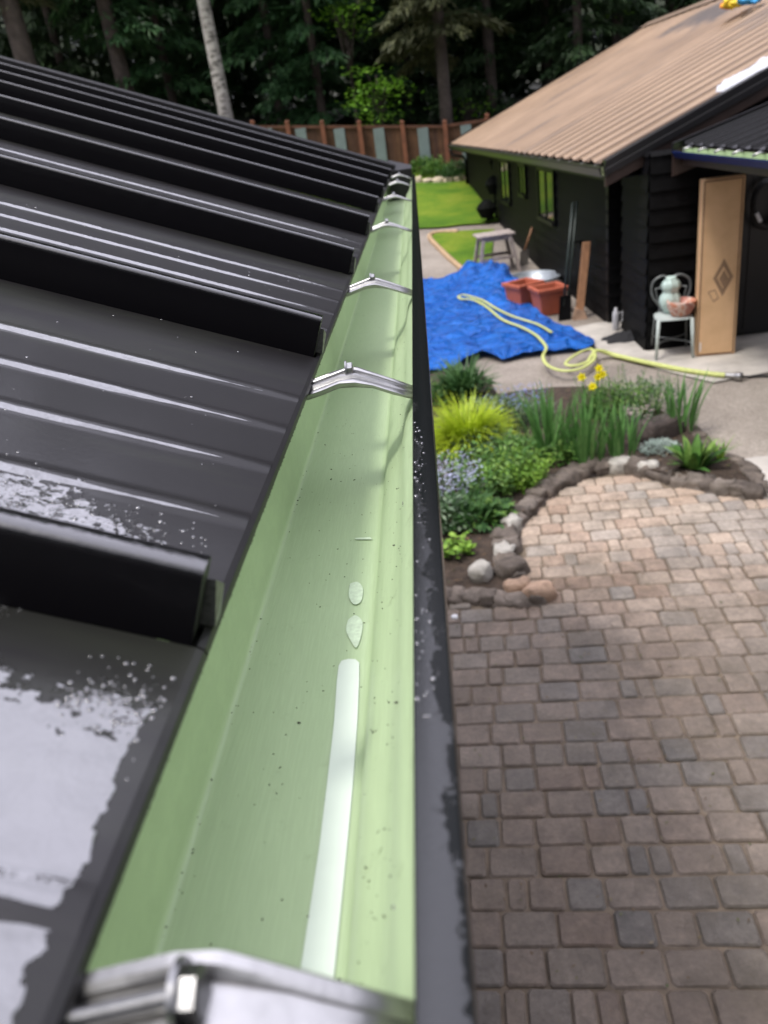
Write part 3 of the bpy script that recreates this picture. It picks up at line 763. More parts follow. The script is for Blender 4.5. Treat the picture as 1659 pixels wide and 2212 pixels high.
m.build('wall', M_black_wood, bh)
m = HM()
for a_, b_ in ((WA0-.02, WB-.022), (WA1-.1, WB-.022)):
    m.hbox((a_, b_, 0), (a_+.11, b_+.12, EH-.17)); m.build('corner_board', M_black, bh); m = HM()

M_glass = NT('window_glass').set(Base_Color=(.012,.016,.012), Roughness=.08, Specular_IOR_Level=.4)
for a0_, a1_, z0_, z1_ in wins:
    m = HM(); w_ = .07; o_ = WB-.062
    m.hbox((a0_, o_, z0_), (a0_+w_, WB, z1_)); m.hbox((a1_-w_, o_, z0_), (a1_, WB, z1_))
    m.hbox((a0_+w_, o_, z1_-w_), (a1_-w_, WB, z1_)); m.hbox((a0_+w_, o_-.02, z0_), (a1_-w_, WB, z0_+w_)); mid = (a0_+a1_)/2
    m.hbox((mid-.025, o_+.005, z0_+w_), (mid+.025, WB, z1_-w_))
    fr = m.build('window', M_black, bh)
    m = HM(); m.hbox((a0_+w_, WB-.040, z0_+w_), (a1_-w_, WB-.030, z1_-w_)); m.build('pane', M_glass, fr)
# porch: side wall, entry wall, doors, roof with its own gutter
m = HM()
m.box((2.53, 9.27, 0), (3.55, 10.45, 2.2)); m.box((3.55, 9.45, 0), (7.5, 10.45, 2.2))
siding(m, (2.53, 10.45), (2.53, 9.27), 0, 2.2, Vector((-1, 0, 0))); siding(m, (2.53, 9.27), (3.55, 9.27), 0, 2.2, Vector((0, -1, 0)))
m.build('porch_wall', M_black_wood, bh)
m = HM(); m.box((3.62, 9.41, .04), (6.1, 9.448, 2.08)); 
for i in range(4): m.box((3.70+i*.6, 9.395, .1), (4.24+i*.6, 9.409, 2.0))
m.build('garage_door', pm('door_black', (.008,.008,.009), .35, .1, 4), bh)
m = HM(); px0 = 2.86; pz0 = 2.25; ps = math.tan(R(15)); yA, yB = 5.4, 9.16
PP = []
yy = yB-.02
while yy > yA:
    PP += [(yy, 0), (yy-.012, .034), (yy-.03, .034), (yy-.042, 0), (yy-.16, 0), (yy-.166, .005), (yy-.178, .005), (yy-.184, 0)]; yy -= .3
k = len(PP)
vs = [Vector((px0+q, y, pz0+ps*q+z)) for q in (-.02, 1.5, 3.6) for y, z in PP]
m.add(vs, [(i*k+j, i*k+j+1, (i+1)*k+j+1, (i+1)*k+j) for i in range(2) for j in range(k-1)])
m.add([(px0, yB-.01, pz0-.02), (px0, yA, pz0-.02), (px0+3.6, yA, pz0+3.6*ps-.02), (px0+3.6, yB-.01, pz0+3.6*ps-.02)], [(0,1,2,3)])
pr2 = m.build('porch_roof', M_roof_plain, bh, angle=40)
m = HM()
pr = [(yB-.05, .05), (yB+.03, .05), (yB+.035, .045), (yB+.035, -.02), (yB-.01, -.02)]
vs = [Vector((px0-.13+q, y, pz0+ps*(q-.1)+z)) for q in (0, 3.7) for y, z in pr]; k = 5
m.add(vs, [(j, (j+1) % k, (j+1) % k+k, j+k) for j in range(k)]+[(4,3,2,1,0), (5,6,7,8,9)])
m.build('porch_flashing', M_roof_plain, bh)
m = HM(); m.box((px0-.02, yA, pz0-.20), (px0+.02, yB+.02, pz0-.03)); m.add([Vector((px0-.12, yB+.0, pz0-.05)), Vector((px0-.12, yB+.03, pz0-.05)), Vector((px0-.12, yB+.03, pz0-.31)), Vector((px0-.12, yB, pz0-.31)),
    Vector((px0+1.5, yB, pz0+.36)), Vector((px0+1.5, yB+.03, pz0+.36)), Vector((px0+1.5, yB+.03, pz0+.12)), Vector((px0+1.5, yB, pz0+.12))], [(0,1,2,3),(4,7,6,5),(0,4,5,1),(1,5,6,2),(2,6,7,3),(3,7,4,0)])
m.build('porch_fascia', M_brown_trim, bh)
m = HM(); gp = [(-.022, -.03), (-.022, -.115), (-.09, -.115), (-.115, -.075), (-.12, -.055), (-.135, -.052), (-.137, -.065), (-.10, -.125), (-.02, -.125)]
vs = [Vector((px0+b_, y, pz0+z)) for y in (yB, yA) for b_, z in gp]; k = len(gp)
m.cur = 0; m.add(vs[:], [(j, j+1, j+1+k, j+k) for j in range(4)])
m.cur = 1; m.add(vs[:], [(j, j+1, j+1+k, j+k) for j in range(4, k-1)]+[tuple(range(k)), tuple(range(2*k-1, k-1, -1))])
g3 = m.build('porch_gutter', [M_green, pm('navy_reflection', (.008,.018,.09), .3, .1, 4)], bh)  # blue reflection on the black outer face put into its colour
for i in range(7):
    m = HM(); y = yB-.35-.45*i
    m.tube([(px0-.03, y, pz0-.03), (px0-.07, y, pz0-.018), (px0-.125, y, pz0-.035)], .012, 8)
    m.build('hanger', M_alu, g3, smooth=True)
m = HM(); m.box((px0+2.9, yA+.05, 0), (px0+3.02, yA+.17, pz0+2.9*ps-.02)); m.box((px0+.02, yA+.05, pz0-.2), (px0+3.0, yA+.1, pz0-.03)); m.build('porch_post', M_black, bh)
# white cloth on the barge, rope bundle on the ridge
def rz(b_): return EH+SLP*b_
c0 = Vector(onY(1612, 178, 9.62)); bb = (c0-P0).dot(nn)
m = HM(); NX, NY = 26, 12; vs = []
for i in range(NX):
    for j in range(NY):
        u_ = i/(NX-1); v_ = j/(NY-1)
        wdt = .42*math.sin(math.pi*min(1, u_*1.15+.08))**.5 if u_ < .8 else .42
        p = hb(.02+wdt*v_+.05*noise.noise(Vector((u_*5, 1, 2))), bb-.25+u_*.62, 0)
        hz = .085+.035*abs(noise.noise(Vector((u_*7, v_*4, 1))))+.03*abs(noise.noise(Vector((u_*16, v_*9, 4))))
        if j in (0, NY-1) or i in (0, NX-1): hz = .060
        vs.append(Vector((p.x, p.y, rz(bb-.25+u_*.62)+hz)))
m.add(vs, [(i*NY+j, i*NY+j+1, (i+1)*NY+j+1, (i+1)*NY+j) for i in range(NX-1) for j in range(NY-1)])
tag(m.build('cloth', pm('white_cloth', (.5,.51,.55), .7, .15, 5, bump=.02, bscale=9), smooth=True), 'crumpled white cloth lying on the edge of the brown roof', 'cloth')
def on_roof(px, py, up=0.):
    v = ray(px, py); n_ = Vector((-SLP*nn.x, -SLP*nn.y, 1.)); o_ = Vector((P0.x, P0.y, EH+up))-Vector((0, 0, H)); return v*(o_.dot(n_)/v.dot(n_))+Vector((0, 0, H))
q = on_roof(1606, 22, .08)
rb_ = thing('rope_bundle', 'yellow, orange and blue bundle of rope lying near the roof ridge', 'rope', q)
random.seed(21)
for nm, col, cnt, off in (('yellow_rope', (.75,.55,.03), 5, (0, 0)), ('orange_rope', (.8,.3,.02), 2, (-.25, .1)), ('blue_rope', (.05,.35,.7), 3, (.05, -.1))):
    m = MB()
    for c_ in range(cnt):
        cx_, cy_ = off[0]+ru(-.2, .25), off[1]+ru(-.3, .3); r0 = ru(.10, .2); tl = ru(-.6, .6); pts = []
        for i in range(18):
            t_ = i/17*math.pi*2*1.1; pts.append((cx_+r0*math.cos(t_), cy_+r0*math.sin(t_)*.8, .12+r0*math.sin(t_)*tl+ru(-.01, .02)+.03*c_/2))
        m.tube(pts, .032, 6)
    m.build(nm, pm(nm, col, .6, .2, 12), rb_, smooth=True)
# ================================================================== FENCE
M_fence = tinted('fence_board', [(.075,.035,.02), (.11,.055,.03), (.06,.03,.02)], .8, .3, 3)
M_post = pm('fence_post', (.17,.06,.03), .75, .25, 4)
M_sheet = pm('galvanised_sheet', (.20,.25,.25), .5, .12, 3, metal=.2)
fn = thing('fence', 'long brown board fence with redder posts and upright grey metal panels', 'fence', (0, FY, 1.2))
class FM(MB):
    def build(s, *a, **k):
        s.v = [(v[0], v[1]-FY, v[2]-1.2) for v in s.v]; return MB.build(s, *a, **k)
m = FM(); x = -14.
def ftop(x): return terr(x, FY)+1.52+.02*noise.noise(Vector((x, 0, 0)))
while x < 9:
    m.tint = rnd(); m.box((x, FY, terr(x, FY)+.02), (x+.135, FY+.03+.012*rnd(), ftop(x)-.05)); x += .14
m.build('board_panel', M_fence, fn)
m = FM(); m.tint = .5; x = -14
M_rail = pm('fence_rail', (.10,.04,.022), .8, .3, 4)
for hz in (.05, 1.42):
    m = FM(); m.tint = .5; x = -14
    while x < 9:
        z0, z1 = terr(x, FY)+hz, terr(x+1, FY)+hz
        m.add([(x, FY-.05, z0), (x+1, FY-.05, z1), (x+1, FY, z1), (x, FY, z0), (x, FY-.05, z0+.09), (x+1, FY-.05, z1+.09), (x+1, FY, z1+.09), (x, FY, z0+.09)], [(0,3,2,1),(4,5,6,7),(0,1,5,4),(2,3,7,6)])
        x += 1
    m.build('rail', M_rail, fn)

fpx = [545, 620, 695, 775, 868, 960, 1052]
fxs = [onY(x_, 262, FY-.05).x for x_ in fpx]
d0 = fxs[1]-fxs[0]; fxs = [fxs[0]-d0*i for i in (5, 4, 3, 2, 1)]+fxs+[fxs[-1]+1.45*i for i in (1, 2, 3, 4)]
for x in fxs:
    m = FM(); zt = ftop(x)
    m.box((x-.07, FY-.17, terr(x, FY)-.1), (x+.07, FY-.055, zt+.10)); m.add([(x-.085, FY-.185, zt+.10), (x+.085, FY-.185, zt+.10), (x+.085, FY-.04, zt+.10), (x-.085, FY-.04, zt+.10), (x, FY-.11, zt+.15)], [(0,1,4),(1,2,4),(2,3,4),(3,0,4),(3,2,1,0)])
    m.build('fence_post', M_post, fn)
shx = [onY(x_, 300, FY-.05).x for x_ in (580, 652, 735, 820, 915, 1008)]
for x in shx+[shx[0]-1.4, shx[0]-2.8, shx[-1]+1.45, shx[-1]+2.9]:
    m = FM(); z0, z1 = terr(x, FY)+.05, ftop(x)-.10; vs = []
    for i in range(17):
        xx = x-.18+i*.0225; vs += [(xx, FY-.075-.012*(i % 2), z0), (xx, FY-.075-.012*(i % 2), z1)]
    m.add(vs, [(2*i, 2*i+2, 2*i+3, 2*i+1) for i in range(16)]); m.build('metal_panel', M_sheet, fn)
# ================================================================== LOOSE THINGS IN THE YARD
def tarp():
    px = [(880,612),(915,611),(950,612),(985,604),(1012,594),(1060,592),(1095,598),(1105,618),(1120,640),(1150,672),(1190,702),(1240,722),(1283,742),(1284,754),(1262,762),(1200,768),(1130,776),(1085,787),(1040,775),(990,800),(935,815),(890,822)]
    pts = [W(*q) for q in px]; pts = [(p.x, p.y) for p in pts]+[(-.40, 9.3), (-.42, 15.7)]
    hump = [W(1050, 600), W(1090, 640)]
    def fz(x, y):
        p = Vector((x*.9, y*.5, 0)); z = .03+.05*abs(noise.noise(p*1.3))+.05*(1-abs(noise.noise(p*2.7)))**3+(.02+.07*max(0, noise.noise(p*.8+Vector((4,4,4)))+.35))*(abs(noise.noise(p*7))+.5*abs(noise.noise(p*15)))
        for c_, r_, h_ in ((hump[0], .8, .30), (hump[1], .8, .22)):
            d2 = ((x-c_.x)**2*1.6+(y-c_.y)**2*.35)/r_**2
            if d2 < 4: z += h_*math.exp(-d2*1.3)*(.5+abs(noise.noise(Vector((x*3.2, y*1.1, 7)))))
        return z
    global tarp_z; tarp_z = fz
    t = NT('blue_tarp'); c = t.ramp(t.noise(3, 5), [(.3, (.006,.09,.46)), (.7, (.02,.20,.74))])
    v = t.noise(2.6, 8, .65, stretch=(1.4, .7, 1)); w2 = t.n('ShaderNodeTexVoronoi', feature='DISTANCE_TO_EDGE'); w2.inputs['Scale'].default_value = 3.2
    t.l(t.co.outputs['Object'], w2.inputs['Vector'])
    nb = t.bump(v, .28); nb = t.bump(t.math('POWER', w2.outputs[0], .4), .12, 1., nb)
    t.set(Base_Color=c, Roughness=.25, Specular_IOR_Level=.6, Normal=nb)
    o = fill(pts, 0, name='tarpaulin', mat=t.m, fz=fz, maxe=.13)
    for p in o.data.polygons: p.use_smooth = True
    tag(o, 'crumpled bright blue tarpaulin spread over the gravel path', 'tarpaulin')
tarp()
M_hose = pm('hose', (.47,.51,.17), .5, .12, 20)
hs_ = thing('hose', 'flat yellow green hose looping over the blue tarpaulin and concrete', 'hose', (0, 0, 0))
def on(x, y, o=.05):
    p = W(x, y, o)
    if o > .06:
        for _ in range(6):
            zz = max(tarp_z(p.x+a_, p.y+b_) for a_ in (-.12, 0, .12) for b_ in (-.15, 0, .15))+.02; p = W(x, y, zz)
    return tuple(p)
h1 = smooth_path([on(*q, .13) for q in ((1192,718),(1160,700),(1110,684),(1075,668),(1045,650),(1020,641),(1000,637),(990,641),(998,646),(1020,647),(1050,662),(1085,690),(1125,706),(1155,722),(1172,738))]+[on(*q, .07) for q in ((1180,752),(1173,770),(1182,788),(1210,800),(1245,799),(1270,788),(1285,772),(1280,755),(1262,757),(1235,772),(1222,786),(1240,790),(1268,782),(1278,768),(1292,757))]+[on(*q, .045) for q in ((1330,768),(1400,784),(1470,798),(1530,807),(1568,811))], 7)
m = MB(); rr_ = [.021 if i < 200 else min(.046, .021+(i-200)*.004) for i in range(len(h1))]
m.tube(h1, rr_, 8, flat=.6); m.build('hose_line', M_hose, hs_, smooth=True)
m = MB(); e_ = Vector(h1[-1]); e2_ = Vector(on(1592, 813, .05)); dd = (e2_-e_).normalized()
m.tube([e_-dd*.01, e_+dd*.1], .03, 12); m.tube([e_+dd*.1, e_+dd*.11, e_+dd*.16, e_+dd*.17], [.038, .045, .045, .036], 12)
m.build('coupling', M_alu, hs_, angle=40)
c1 = smooth_path([tuple(e_+dd*.16)]+[on(*q, .02) for q in ((1620,814),(1650,812),(1700,812),(1780,806))], 5)
m = MB(); m.tube(c1, .014, 8); tag(m.build('cable', pm('black_rubber', (.02,.02,.02), .5), smooth=True), 'thin dark cable trailing from the hose coupling over the gravel', 'cable')
# cardboard box leaning on the wall
bx = thing('cardboard_box', 'tall narrow cardboard carton standing upright beside the chair', 'box', (3.17, 8.76, .02))
bx.rotation_euler = (R(-2), R(0), R(-6))
def cb_mat():
    t = NT('cardboard'); c = t.ramp(t.noise(5, 5), [(.3, (.56,.36,.20)), (.7, (.66,.43,.25))]); t.set(Base_Color=c, Roughness=.85, Specular_IOR_Level=.2, Normal=t.bump(t.noise(140, 3, stretch=(1, 1, .1)), .0006)); return t.m
M_cb = cb_mat(); BH = 1.88
m = MB(); m.cbox((-.205, -.0, 0), (.205, .20, BH), .008); m.build('carton', M_cb, bx)
m = MB(); m.box((-.172, -.0035, .03), (.165, -.0005, BH-.045)); m.build('front_flap', M_cb, bx)
M_ink = pm('brown_ink', (.24,.15,.09), .85, .15, 30); M_edge = pm('dark_edge', (.10,.05,.03), .85, .2, 10)
m = MB()
for x0, x1 in ((-.203, -.190), (.176, .186)): m.box((x0, -.002, .02), (x1, .0, BH-.02))
m.box((-.19, -.002, BH-.03), (.176, 0, BH-.018)); m.box((-.19, -.002, .008), (.176, 0, .022)); m.build('dark_edge', M_edge, bx)
m = MB(); cz = .86; cx_ = .035; yf = -.0042
def dia(cx_, cz, rx, rz_, inner=0):
    o_ = [(cx_, cz-rz_), (cx_+rx, cz), (cx_, cz+rz_), (cx_-rx, cz)]
    if not inner: m.add([(x, yf, z) for x, z in o_], [(0,1,2,3)])
    else:
        i_ = [(cx_, cz-rz_*inner), (cx_+rx*inner, cz), (cx_, cz+rz_*inner), (cx_-rx*inner, cz)]
        m.add([(x, yf, z) for x, z in o_+i_], [(j, (j+1) % 4, (j+1) % 4+4, j+4) for j in range(4)])
dia(cx_, cz, .105, .20, .58); yf = -.0044; dia(cx_+.005, cz-.01, .05, .095)
yf = -.0040
m.add([(x, yf, z) for x, z in ((-.12, .72), (-.04, .74), (.0, .64), (-.055, .60))]+[(x, yf, z) for x, z in ((-.105, .712), (-.045, .727), (-.013, .648), (-.055, .617))], [(0,4,5,1),(1,5,6,2),(2,6,7,3),(3,7,4,0)])
m.build('printed_mark', M_ink, bx)
m = MB(); m.box((-.18, -.0042, .06), (-.165, -.003, .16)); m.build('shipping_label', pm('label_white', (.7,.7,.7), .6), bx)
# chair with pots
chx, chy = 2.75, 9.0
ch = thing('garden_chair', 'pale metal bistro chair with looped back standing by the tall carton', 'chair', (chx, chy, .02)); ch.rotation_euler.z = R(-8)
M_ch = pm('pale_enamel', (.42,.47,.45), .45, .15, 15); M_chd = pm('grey_metal', (.16,.17,.17), .4, .15, 10, metal=.4)
m = MB(); 
rim = []
for i in range(24):
    t_ = 2*math.pi*i/24; c_, s_ = math.cos(t_), math.sin(t_); rim.append((.205*abs(c_)**.5*(1 if c_ > 0 else -1), .20*abs(s_)**.5*(1 if s_ > 0 else -1)))
m.add([(x*1., y, .445) for x, y in rim]+[(x*.97, y*.97, .46) for x, y in rim], [tuple(range(24, 48)), tuple(range(23, -1, -1))]+[(i, (i+1) % 24, (i+1) % 24+24, i+24) for i in range(24)])
m.build('seat', M_ch, ch, angle=50)
for sx in (-1, 1):
    m = MB(); m.tube([(sx*.18, -.17, .45), (sx*.20, -.20, 0)], [.021, .016], 10); m.build('leg', M_ch, ch, smooth=True)
    m = MB(); m.tube([(sx*.17, .17, .45), (sx*.20, .25, 0)], .012, 8); m.build('leg', M_chd, ch, smooth=True)
m = MB()
for k_, rad in ((1., .014), (.78, .010)):
    pts = [(-.13*k_, .18, .45), (-.12, .19, .52), (-.19*k_, .21, .62), (-.215*k_, .22, .72), (-.19*k_, .23, .80*(.5+.5*k_)+.01), (-.10*k_, .235, .86*(.4+.6*k_)), (0, .235, .84 if k_ == 1 else .8), (.10*k_, .235, .86*(.4+.6*k_)), (.19*k_, .23, .80*(.5+.5*k_)+.01), (.215*k_, .22, .72), (.19*k_, .21, .62), (.12, .19, .52), (.13*k_, .18, .45)]
    m.tube(smooth_path(pts, 5), rad, 8)
m.build('back_frame', M_chd, ch, smooth=True)
m = MB(); m.tube(smooth_path([(-.185, -.185, .17), (-.12, -.02, .16), (0, .05, .16), (.12, -.02, .16), (.185, -.185, .17)], 5), .008, 8)
m.tube(smooth_path([(-.185, .22, .17), (0, .1, .165), (.185, .22, .17)], 5), .008, 8); m.build('stretcher', M_chd, ch, smooth=True)
Mw = ch.matrix_basis.copy(); Mw = Matrix.Translation((chx, chy, .02)) @ Matrix.Rotation(R(-8), 4, 'Z')
def onseat(x, y, z): return Mw @ Vector((x, y, z))
# pale mint ornate vase
pc = onseat(-.02, .10, .4615)
m = MB(); prof = [(.06,0),(.09,.02),(.13,.07),(.15,.13),(.14,.19),(.105,.23),(.10,.25),(.125,.28),(.13,.32),(.11,.36),(.07,.39),(.075,.41),(.06,.41),(.05,.38),(.0,.37)]
vs = []; ns = 28
for r_, z in prof:
    for j in range(ns):
        t_ = 2*math.pi*j/ns; q = r_*(1+.09*math.cos(t_*7)+.05*noise.noise(Vector((math.cos(t_)*2, math.sin(t_)*2, z*9)))); vs.append((math.cos(t_)*q*.78, math.sin(t_)*q*.7, z*1.0))
m.add(vs, [(i*ns+j, i*ns+(j+1) % ns, (i+1)*ns+(j+1) % ns, (i+1)*ns+j) for i in range(len(prof)-1) for j in range(ns)]+[tuple(range(ns-1, -1, -1))])
o = m.build('vase', pm('mint_glaze', (.44,.56,.52), .35, .22, 9), smooth=True); o.location = pc
tag(o, 'pale mint fluted vase at the back of the chair seat', 'vase')
pc = onseat(.075, -.06, .4615)
m = MB(); m.lathe([(.085,0),(.10,.01),(.145,.09),(.155,.15),(.158,.17),(.148,.175),(.14,.165),(.13,.10),(.0,.09)], (0,0,0), 28)
def tp_mat():
    t = NT('painted_terracotta'); c = t.ramp(t.noise(9, 3, .5), [(.42, (.50,.20,.12)), (.5, (.62,.5,.44)), (.58, (.42,.17,.13))]); t.set(Base_Color=c, Roughness=.6); return t.m
o = m.build('flower_pot', tp_mat(), smooth=True); o.location = pc
tag(o, 'round terracotta pot with pale pattern on the front of the chair seat', 'flower pot')
# grey bottle and black cloth near the corner
q = Vector((2.42, 10.35, .02))
m = MB(); m.lathe([(.03,0),(.045,.02),(.045,.2),(.04,.24),(.02,.27),(.02,.30),(.0,.30)], (0,0,0), 14); m.tube([(.04,0,.22),(.085,0,.24),(.085,0,.12),(.042,0,.09)], .01, 6)
o = m.build('jug', pm('grey_plastic', (.42,.42,.44), .4, .1, 20), smooth=True); o.location = q; tag(o, 'small grey jug with handle on the concrete by the wall corner', 'jug')
q = W(1345, 735)
m = MB(); vs = []
for i in range(16):
    for j in range(12):
        u_, v_ = i/15-.5, j/11-.5; e_ = max(0, 1-(u_*2)**2)*max(0, 1-(v_*2)**2); sh = .8+.5*noise.noise(Vector((math.atan2(v_, u_)*1.2, 0, 3)))
        vs.append((u_*.55*sh, v_*.5*sh, .02+e_*(.06+.10*abs(noise.noise(Vector((u_*6, v_*5, 2)))))))
m.add(vs, [(i*12+j, (i+1)*12+j, (i+1)*12+j+1, i*12+j+1) for i in range(15) for j in range(11)])
o = m.build('black_cloth', pm('black_fabric', (.012,.012,.014), .9), smooth=True); o.location = q; tag(o, 'small crumpled black cloth dropped on the concrete left of the chair', 'cloth')
# hose coil on the garage wall with a white tag
q = onY(1652, 440, 9.33)
rc = thing('rubber_coil', 'black ribbed rubber coil hanging on the dark wall right of the carton', 'coil', (q.x+.02, 9.30, q.z))
m = MB()
for kk_ in range(3):
    pts = [(.17*math.cos(t_)*(1-.05*kk_), -.03*kk_+.01*math.sin(3*t_), .26*math.sin(t_)*(1-.05*kk_)) for t_ in [i*math.pi*2/28 for i in range(29)]]; m.tube(pts, .022, 8, cap=False)
m.build('coil', pm('black_rubber_coil', (.02,.02,.021), .45), rc, smooth=True)
m = MB(); m.cbox((-.02, -.012, -.055), (.02, 0, .055), .006, Matrix.Translation((-.125, -.09, -.12)) @ Matrix.Rotation(R(-28), 4, 'Y')); m.build('tag', pm('tag_white', (.75,.76,.8), .5), rc)
# terracotta planters
M_tc = pm('terracotta_plastic', (.42,.105,.055), .6, .15, 8)
def planter(x, y, rz_, label, first=None):
    if first: t = copy_tree(first)
    else:
        t = thing('planter', '', 'planter', (0, 0, 0))
        m = MB(); a, b_ = .17, .215; z1 = .34
        rings = [(a, 0), (b_, z1), (b_+.025, z1), (b_+.03, z1+.055), (b_, z1+.06), (b_-.02, z1+.05), (b_-.03, z1-.04)]
        vs = [(sx*r_, sy*r_, z) for r_, z in rings for sx, sy in ((-1,-1),(1,-1),(1,1),(-1,1))]
        m.add(vs, [(i*4+j, i*4+(j+1) % 4, (i+1)*4+(j+1) % 4, (i+1)*4+j) for i in range(len(rings)-1) for j in range(4)]+[(3,2,1,0)])
        m.build('pot', M_tc, t, bev=.008)
        m = MB(); m.add([(sx*.19, sy*.19, .31+.0*sx) for sx, sy in ((-1,-1),(1,-1),(1,1),(-1,1))], [(0,1,2,3)]); m.build('potting_soil', M_soil, t)
    t.location = (x, y, 0.01); t.rotation_euler.z = rz_; t['label'] = label; t['category'] = 'planter'; t['group'] = 'square terracotta planters beside the tarpaulin'
    return t
p1 = W(1190, 682); t1 = planter(p1.x, p1.y+.18, R(12), 'square terracotta planter nearer the black wall')
p2 = W(1140, 672); planter(p2.x-.02, p2.y+.25, R(28), 'square terracotta planter overlapping the edge of the blue tarpaulin', t1)
# round zinc tub
p = W(1150, 622); 
m = MB(); m.lathe([(.34,0),(.42,.17),(.45,.18),(.45,.20),(.41,.20),(.40,.18),(.34,.02)], (0,0,0), 30, 1.1, 1.25); m.lathe([(.0,.03),(.35,.03)], (0,0,0), 30, 1.1, 1.25)
o = m.build('tub', pm('zinc_tub', (.30,.33,.36), .45, .2, 6, metal=.5), smooth=True); o.location = p; tag(o, 'round grey zinc tub behind the terracotta planters', 'tub')
p = W(1195, 640)
m = MB(); vs = []
for i in range(12):
    for j in range(9):
        t_ = 2*math.pi*i/12; f_ = math.pi*j/8; r_ = .16*(1+.35*noise.noise(Vector((math.cos(t_)*2, math.sin(t_)*2, f_)))); vs.append((r_*math.sin(f_)*math.cos(t_)*1.3, r_*math.sin(f_)*math.sin(t_), .13+r_*.8*math.cos(f_)))
m.add(vs, [(i*9+j, ((i+1) % 12)*9+j, ((i+1) % 12)*9+j+1, i*9+j+1) for i in range(12) for j in range(8)])
o = m.build('sack', pm('dark_sack', (.03,.028,.028), .8, .3, 8), smooth=True); o.location = p; tag(o, 'slumped dark sack against the black wall behind the planters', 'sack')
# weathered stool/table
M_gw = pm('weathered_wood', (.33,.28,.255), .8, .25, 12, bump=.002, bscale=40)
p = W(1075, 592)
st = thing('wooden_table', 'weathered grey wooden table with splayed legs by the black wall', 'table', (p.x, p.y+.15, p.z)); st.rotation_euler.z = R(6)
m = MB()
for i in range(5): m.cbox((-.36+i*.145, -.24, .70), (-.222+i*.145, .36, .735), .008)
m.build('tabletop', M_gw, st)
m = MB(); m.box((-.29, -.20, .62), (.29, -.17, .70)); m.box((-.29, .27, .62), (.29, .30, .70)); m.box((-.28, -.17, .62), (-.25, .27, .70)); m.box((.25, -.17, .62), (.28, .27, .70)); m.build('apron', M_gw, st)
for sx, sy in ((-1,-1),(1,-1),(-1,1),(1,1)):
    m = MB(); yb = -.19 if sy < 0 else .28
    x0, x1 = sx*.25, sx*.40; y0_, y1_ = yb, yb+sy*.07; w_ = .032
    m.add([(x0-w_, y0_-w_, .70), (x0+w_, y0_-w_, .70), (x0+w_, y0_+w_, .70), (x0-w_, y0_+w_, .70), (x1-w_, y1_-w_, 0), (x1+w_, y1_-w_, 0), (x1+w_, y1_+w_, 0), (x1-w_, y1_+w_, 0)], [(0,1,2,3),(4,7,6,5),(0,4,5,1),(1,5,6,2),(2,6,7,3),(3,7,4,0)])
    m.build('leg', M_gw, st)
m = MB(); m.box((-.33, -.235, .27), (.33, -.21, .33)); m.box((-.33, .31, .27), (.33, .335, .33)); m.build('stretcher', M_gw, st)
# leaning tools
def bar(name, pa, pb, rad, mat, parent): m = MB(); m.tube([pa, pb], rad, 8); return m.build(name, mat, parent, smooth=True)
M_wood = pm('tool_wood', (.30,.15,.075), .6, .2, 12); M_dkgreen = pm('dark_green_metal', (.018,.03,.026), .45)
base = W(1135, 572)
tl_ = thing('shovel', 'shovel with short orange wooden handle leaning on the wall by the table', 'shovel', base)
bar('handle', (.0, 0, .28), (.22, .10, .78), .02, M_wood, tl_); bar('grip', (.22, .10, .78), (.27, .12, .92), .032, M_black, tl_)
m = MB(); m.add([(-.09,-.02,.27),(.07,-.02,.30),(.06,-.01,.02),(0,0,-.03),(-.12,-.01,.0)]+[(-.08,.0,.27),(.07,0,.30),(.06,.01,.02),(0,.02,-.03),(-.12,.01,.0)], [(0,1,2,3,4),(9,8,7,6,5),(0,5,6,1),(1,6,7,2),(2,7,8,3),(3,8,9,4),(4,9,5,0)]); m.build('blade', M_zinc, tl_)
base = W(1212, 692)
tl_ = thing('long_handled_tool', 'dark green long handled scoop leaning on the wall beside the planters', 'garden tool', base)
bar('handle', (.04, 0, .2), (.26, .30, 1.55), .018, M_dkgreen, tl_); bar('handle', (.10, .02, .2), (.32, .32, 1.55), .018, M_dkgreen, tl_)
m = MB(); m.add([(-.05,-.05,0),(.14,-.03,.0),(.16,.03,.34),(.0,.0,.34)]+[(-.03,.03,0),(.14,.04,.0),(.16,.08,.34),(.0,.05,.34)], [(0,1,2,3),(7,6,5,4),(0,4,5,1),(1,5,6,2),(2,6,7,3),(3,7,4,0)]); m.build('scoop', M_black, tl_)
base = W(1250, 690)
tl_ = thing('wooden_post', 'rough brown timber stake leaning against the black wall by the corner', 'stake', base)
m = MB(); m.add([(x*.05+i_*.17, y*.04+i_*.22, i_*1.02) for i_ in (0, 1) for x, y in ((-1,-1),(1,-1),(1,1),(-1,1))], [(3,2,1,0),(4,5,6,7),(0,1,5,4),(1,2,6,5),(2,3,7,6),(3,0,4,7)]); m.build('timber', M_wood, tl_)
m = MB(); m.add([(-.09,-.04,0),(.12,-.04,0),(.1,.08,0),(-.08,.08,0),(-.05,-.02,.16),(.08,-.02,.12),(.07,.05,.14),(-.04,.05,.17)], [(0,3,2,1),(4,5,6,7),(0,1,5,4),(1,2,6,5),(2,3,7,6),(3,0,4,7)]); m.build('foot_block', pm('pale_wood', (.34,.22,.15), .8, .3, 12), tl_)
base = W(1232, 668)
tl_ = thing('garden_rake', 'black rake head upright in the tool cluster at the wall', 'rake', base+Vector((.12, .12, 0)))
bar('handle', (0, 0, 0.0), (.10, .12, .95), .016, M_black, tl_)
m = MB(); m.tube([(-.12, .1, .93), (.32, .1, .95)], .014, 6)
for i in range(12): m.tube([(-.12+i*.04, .1, .93), (-.12+i*.04, .02, .72)], .006, 5)
m.build('rake_head', M_black, tl_)
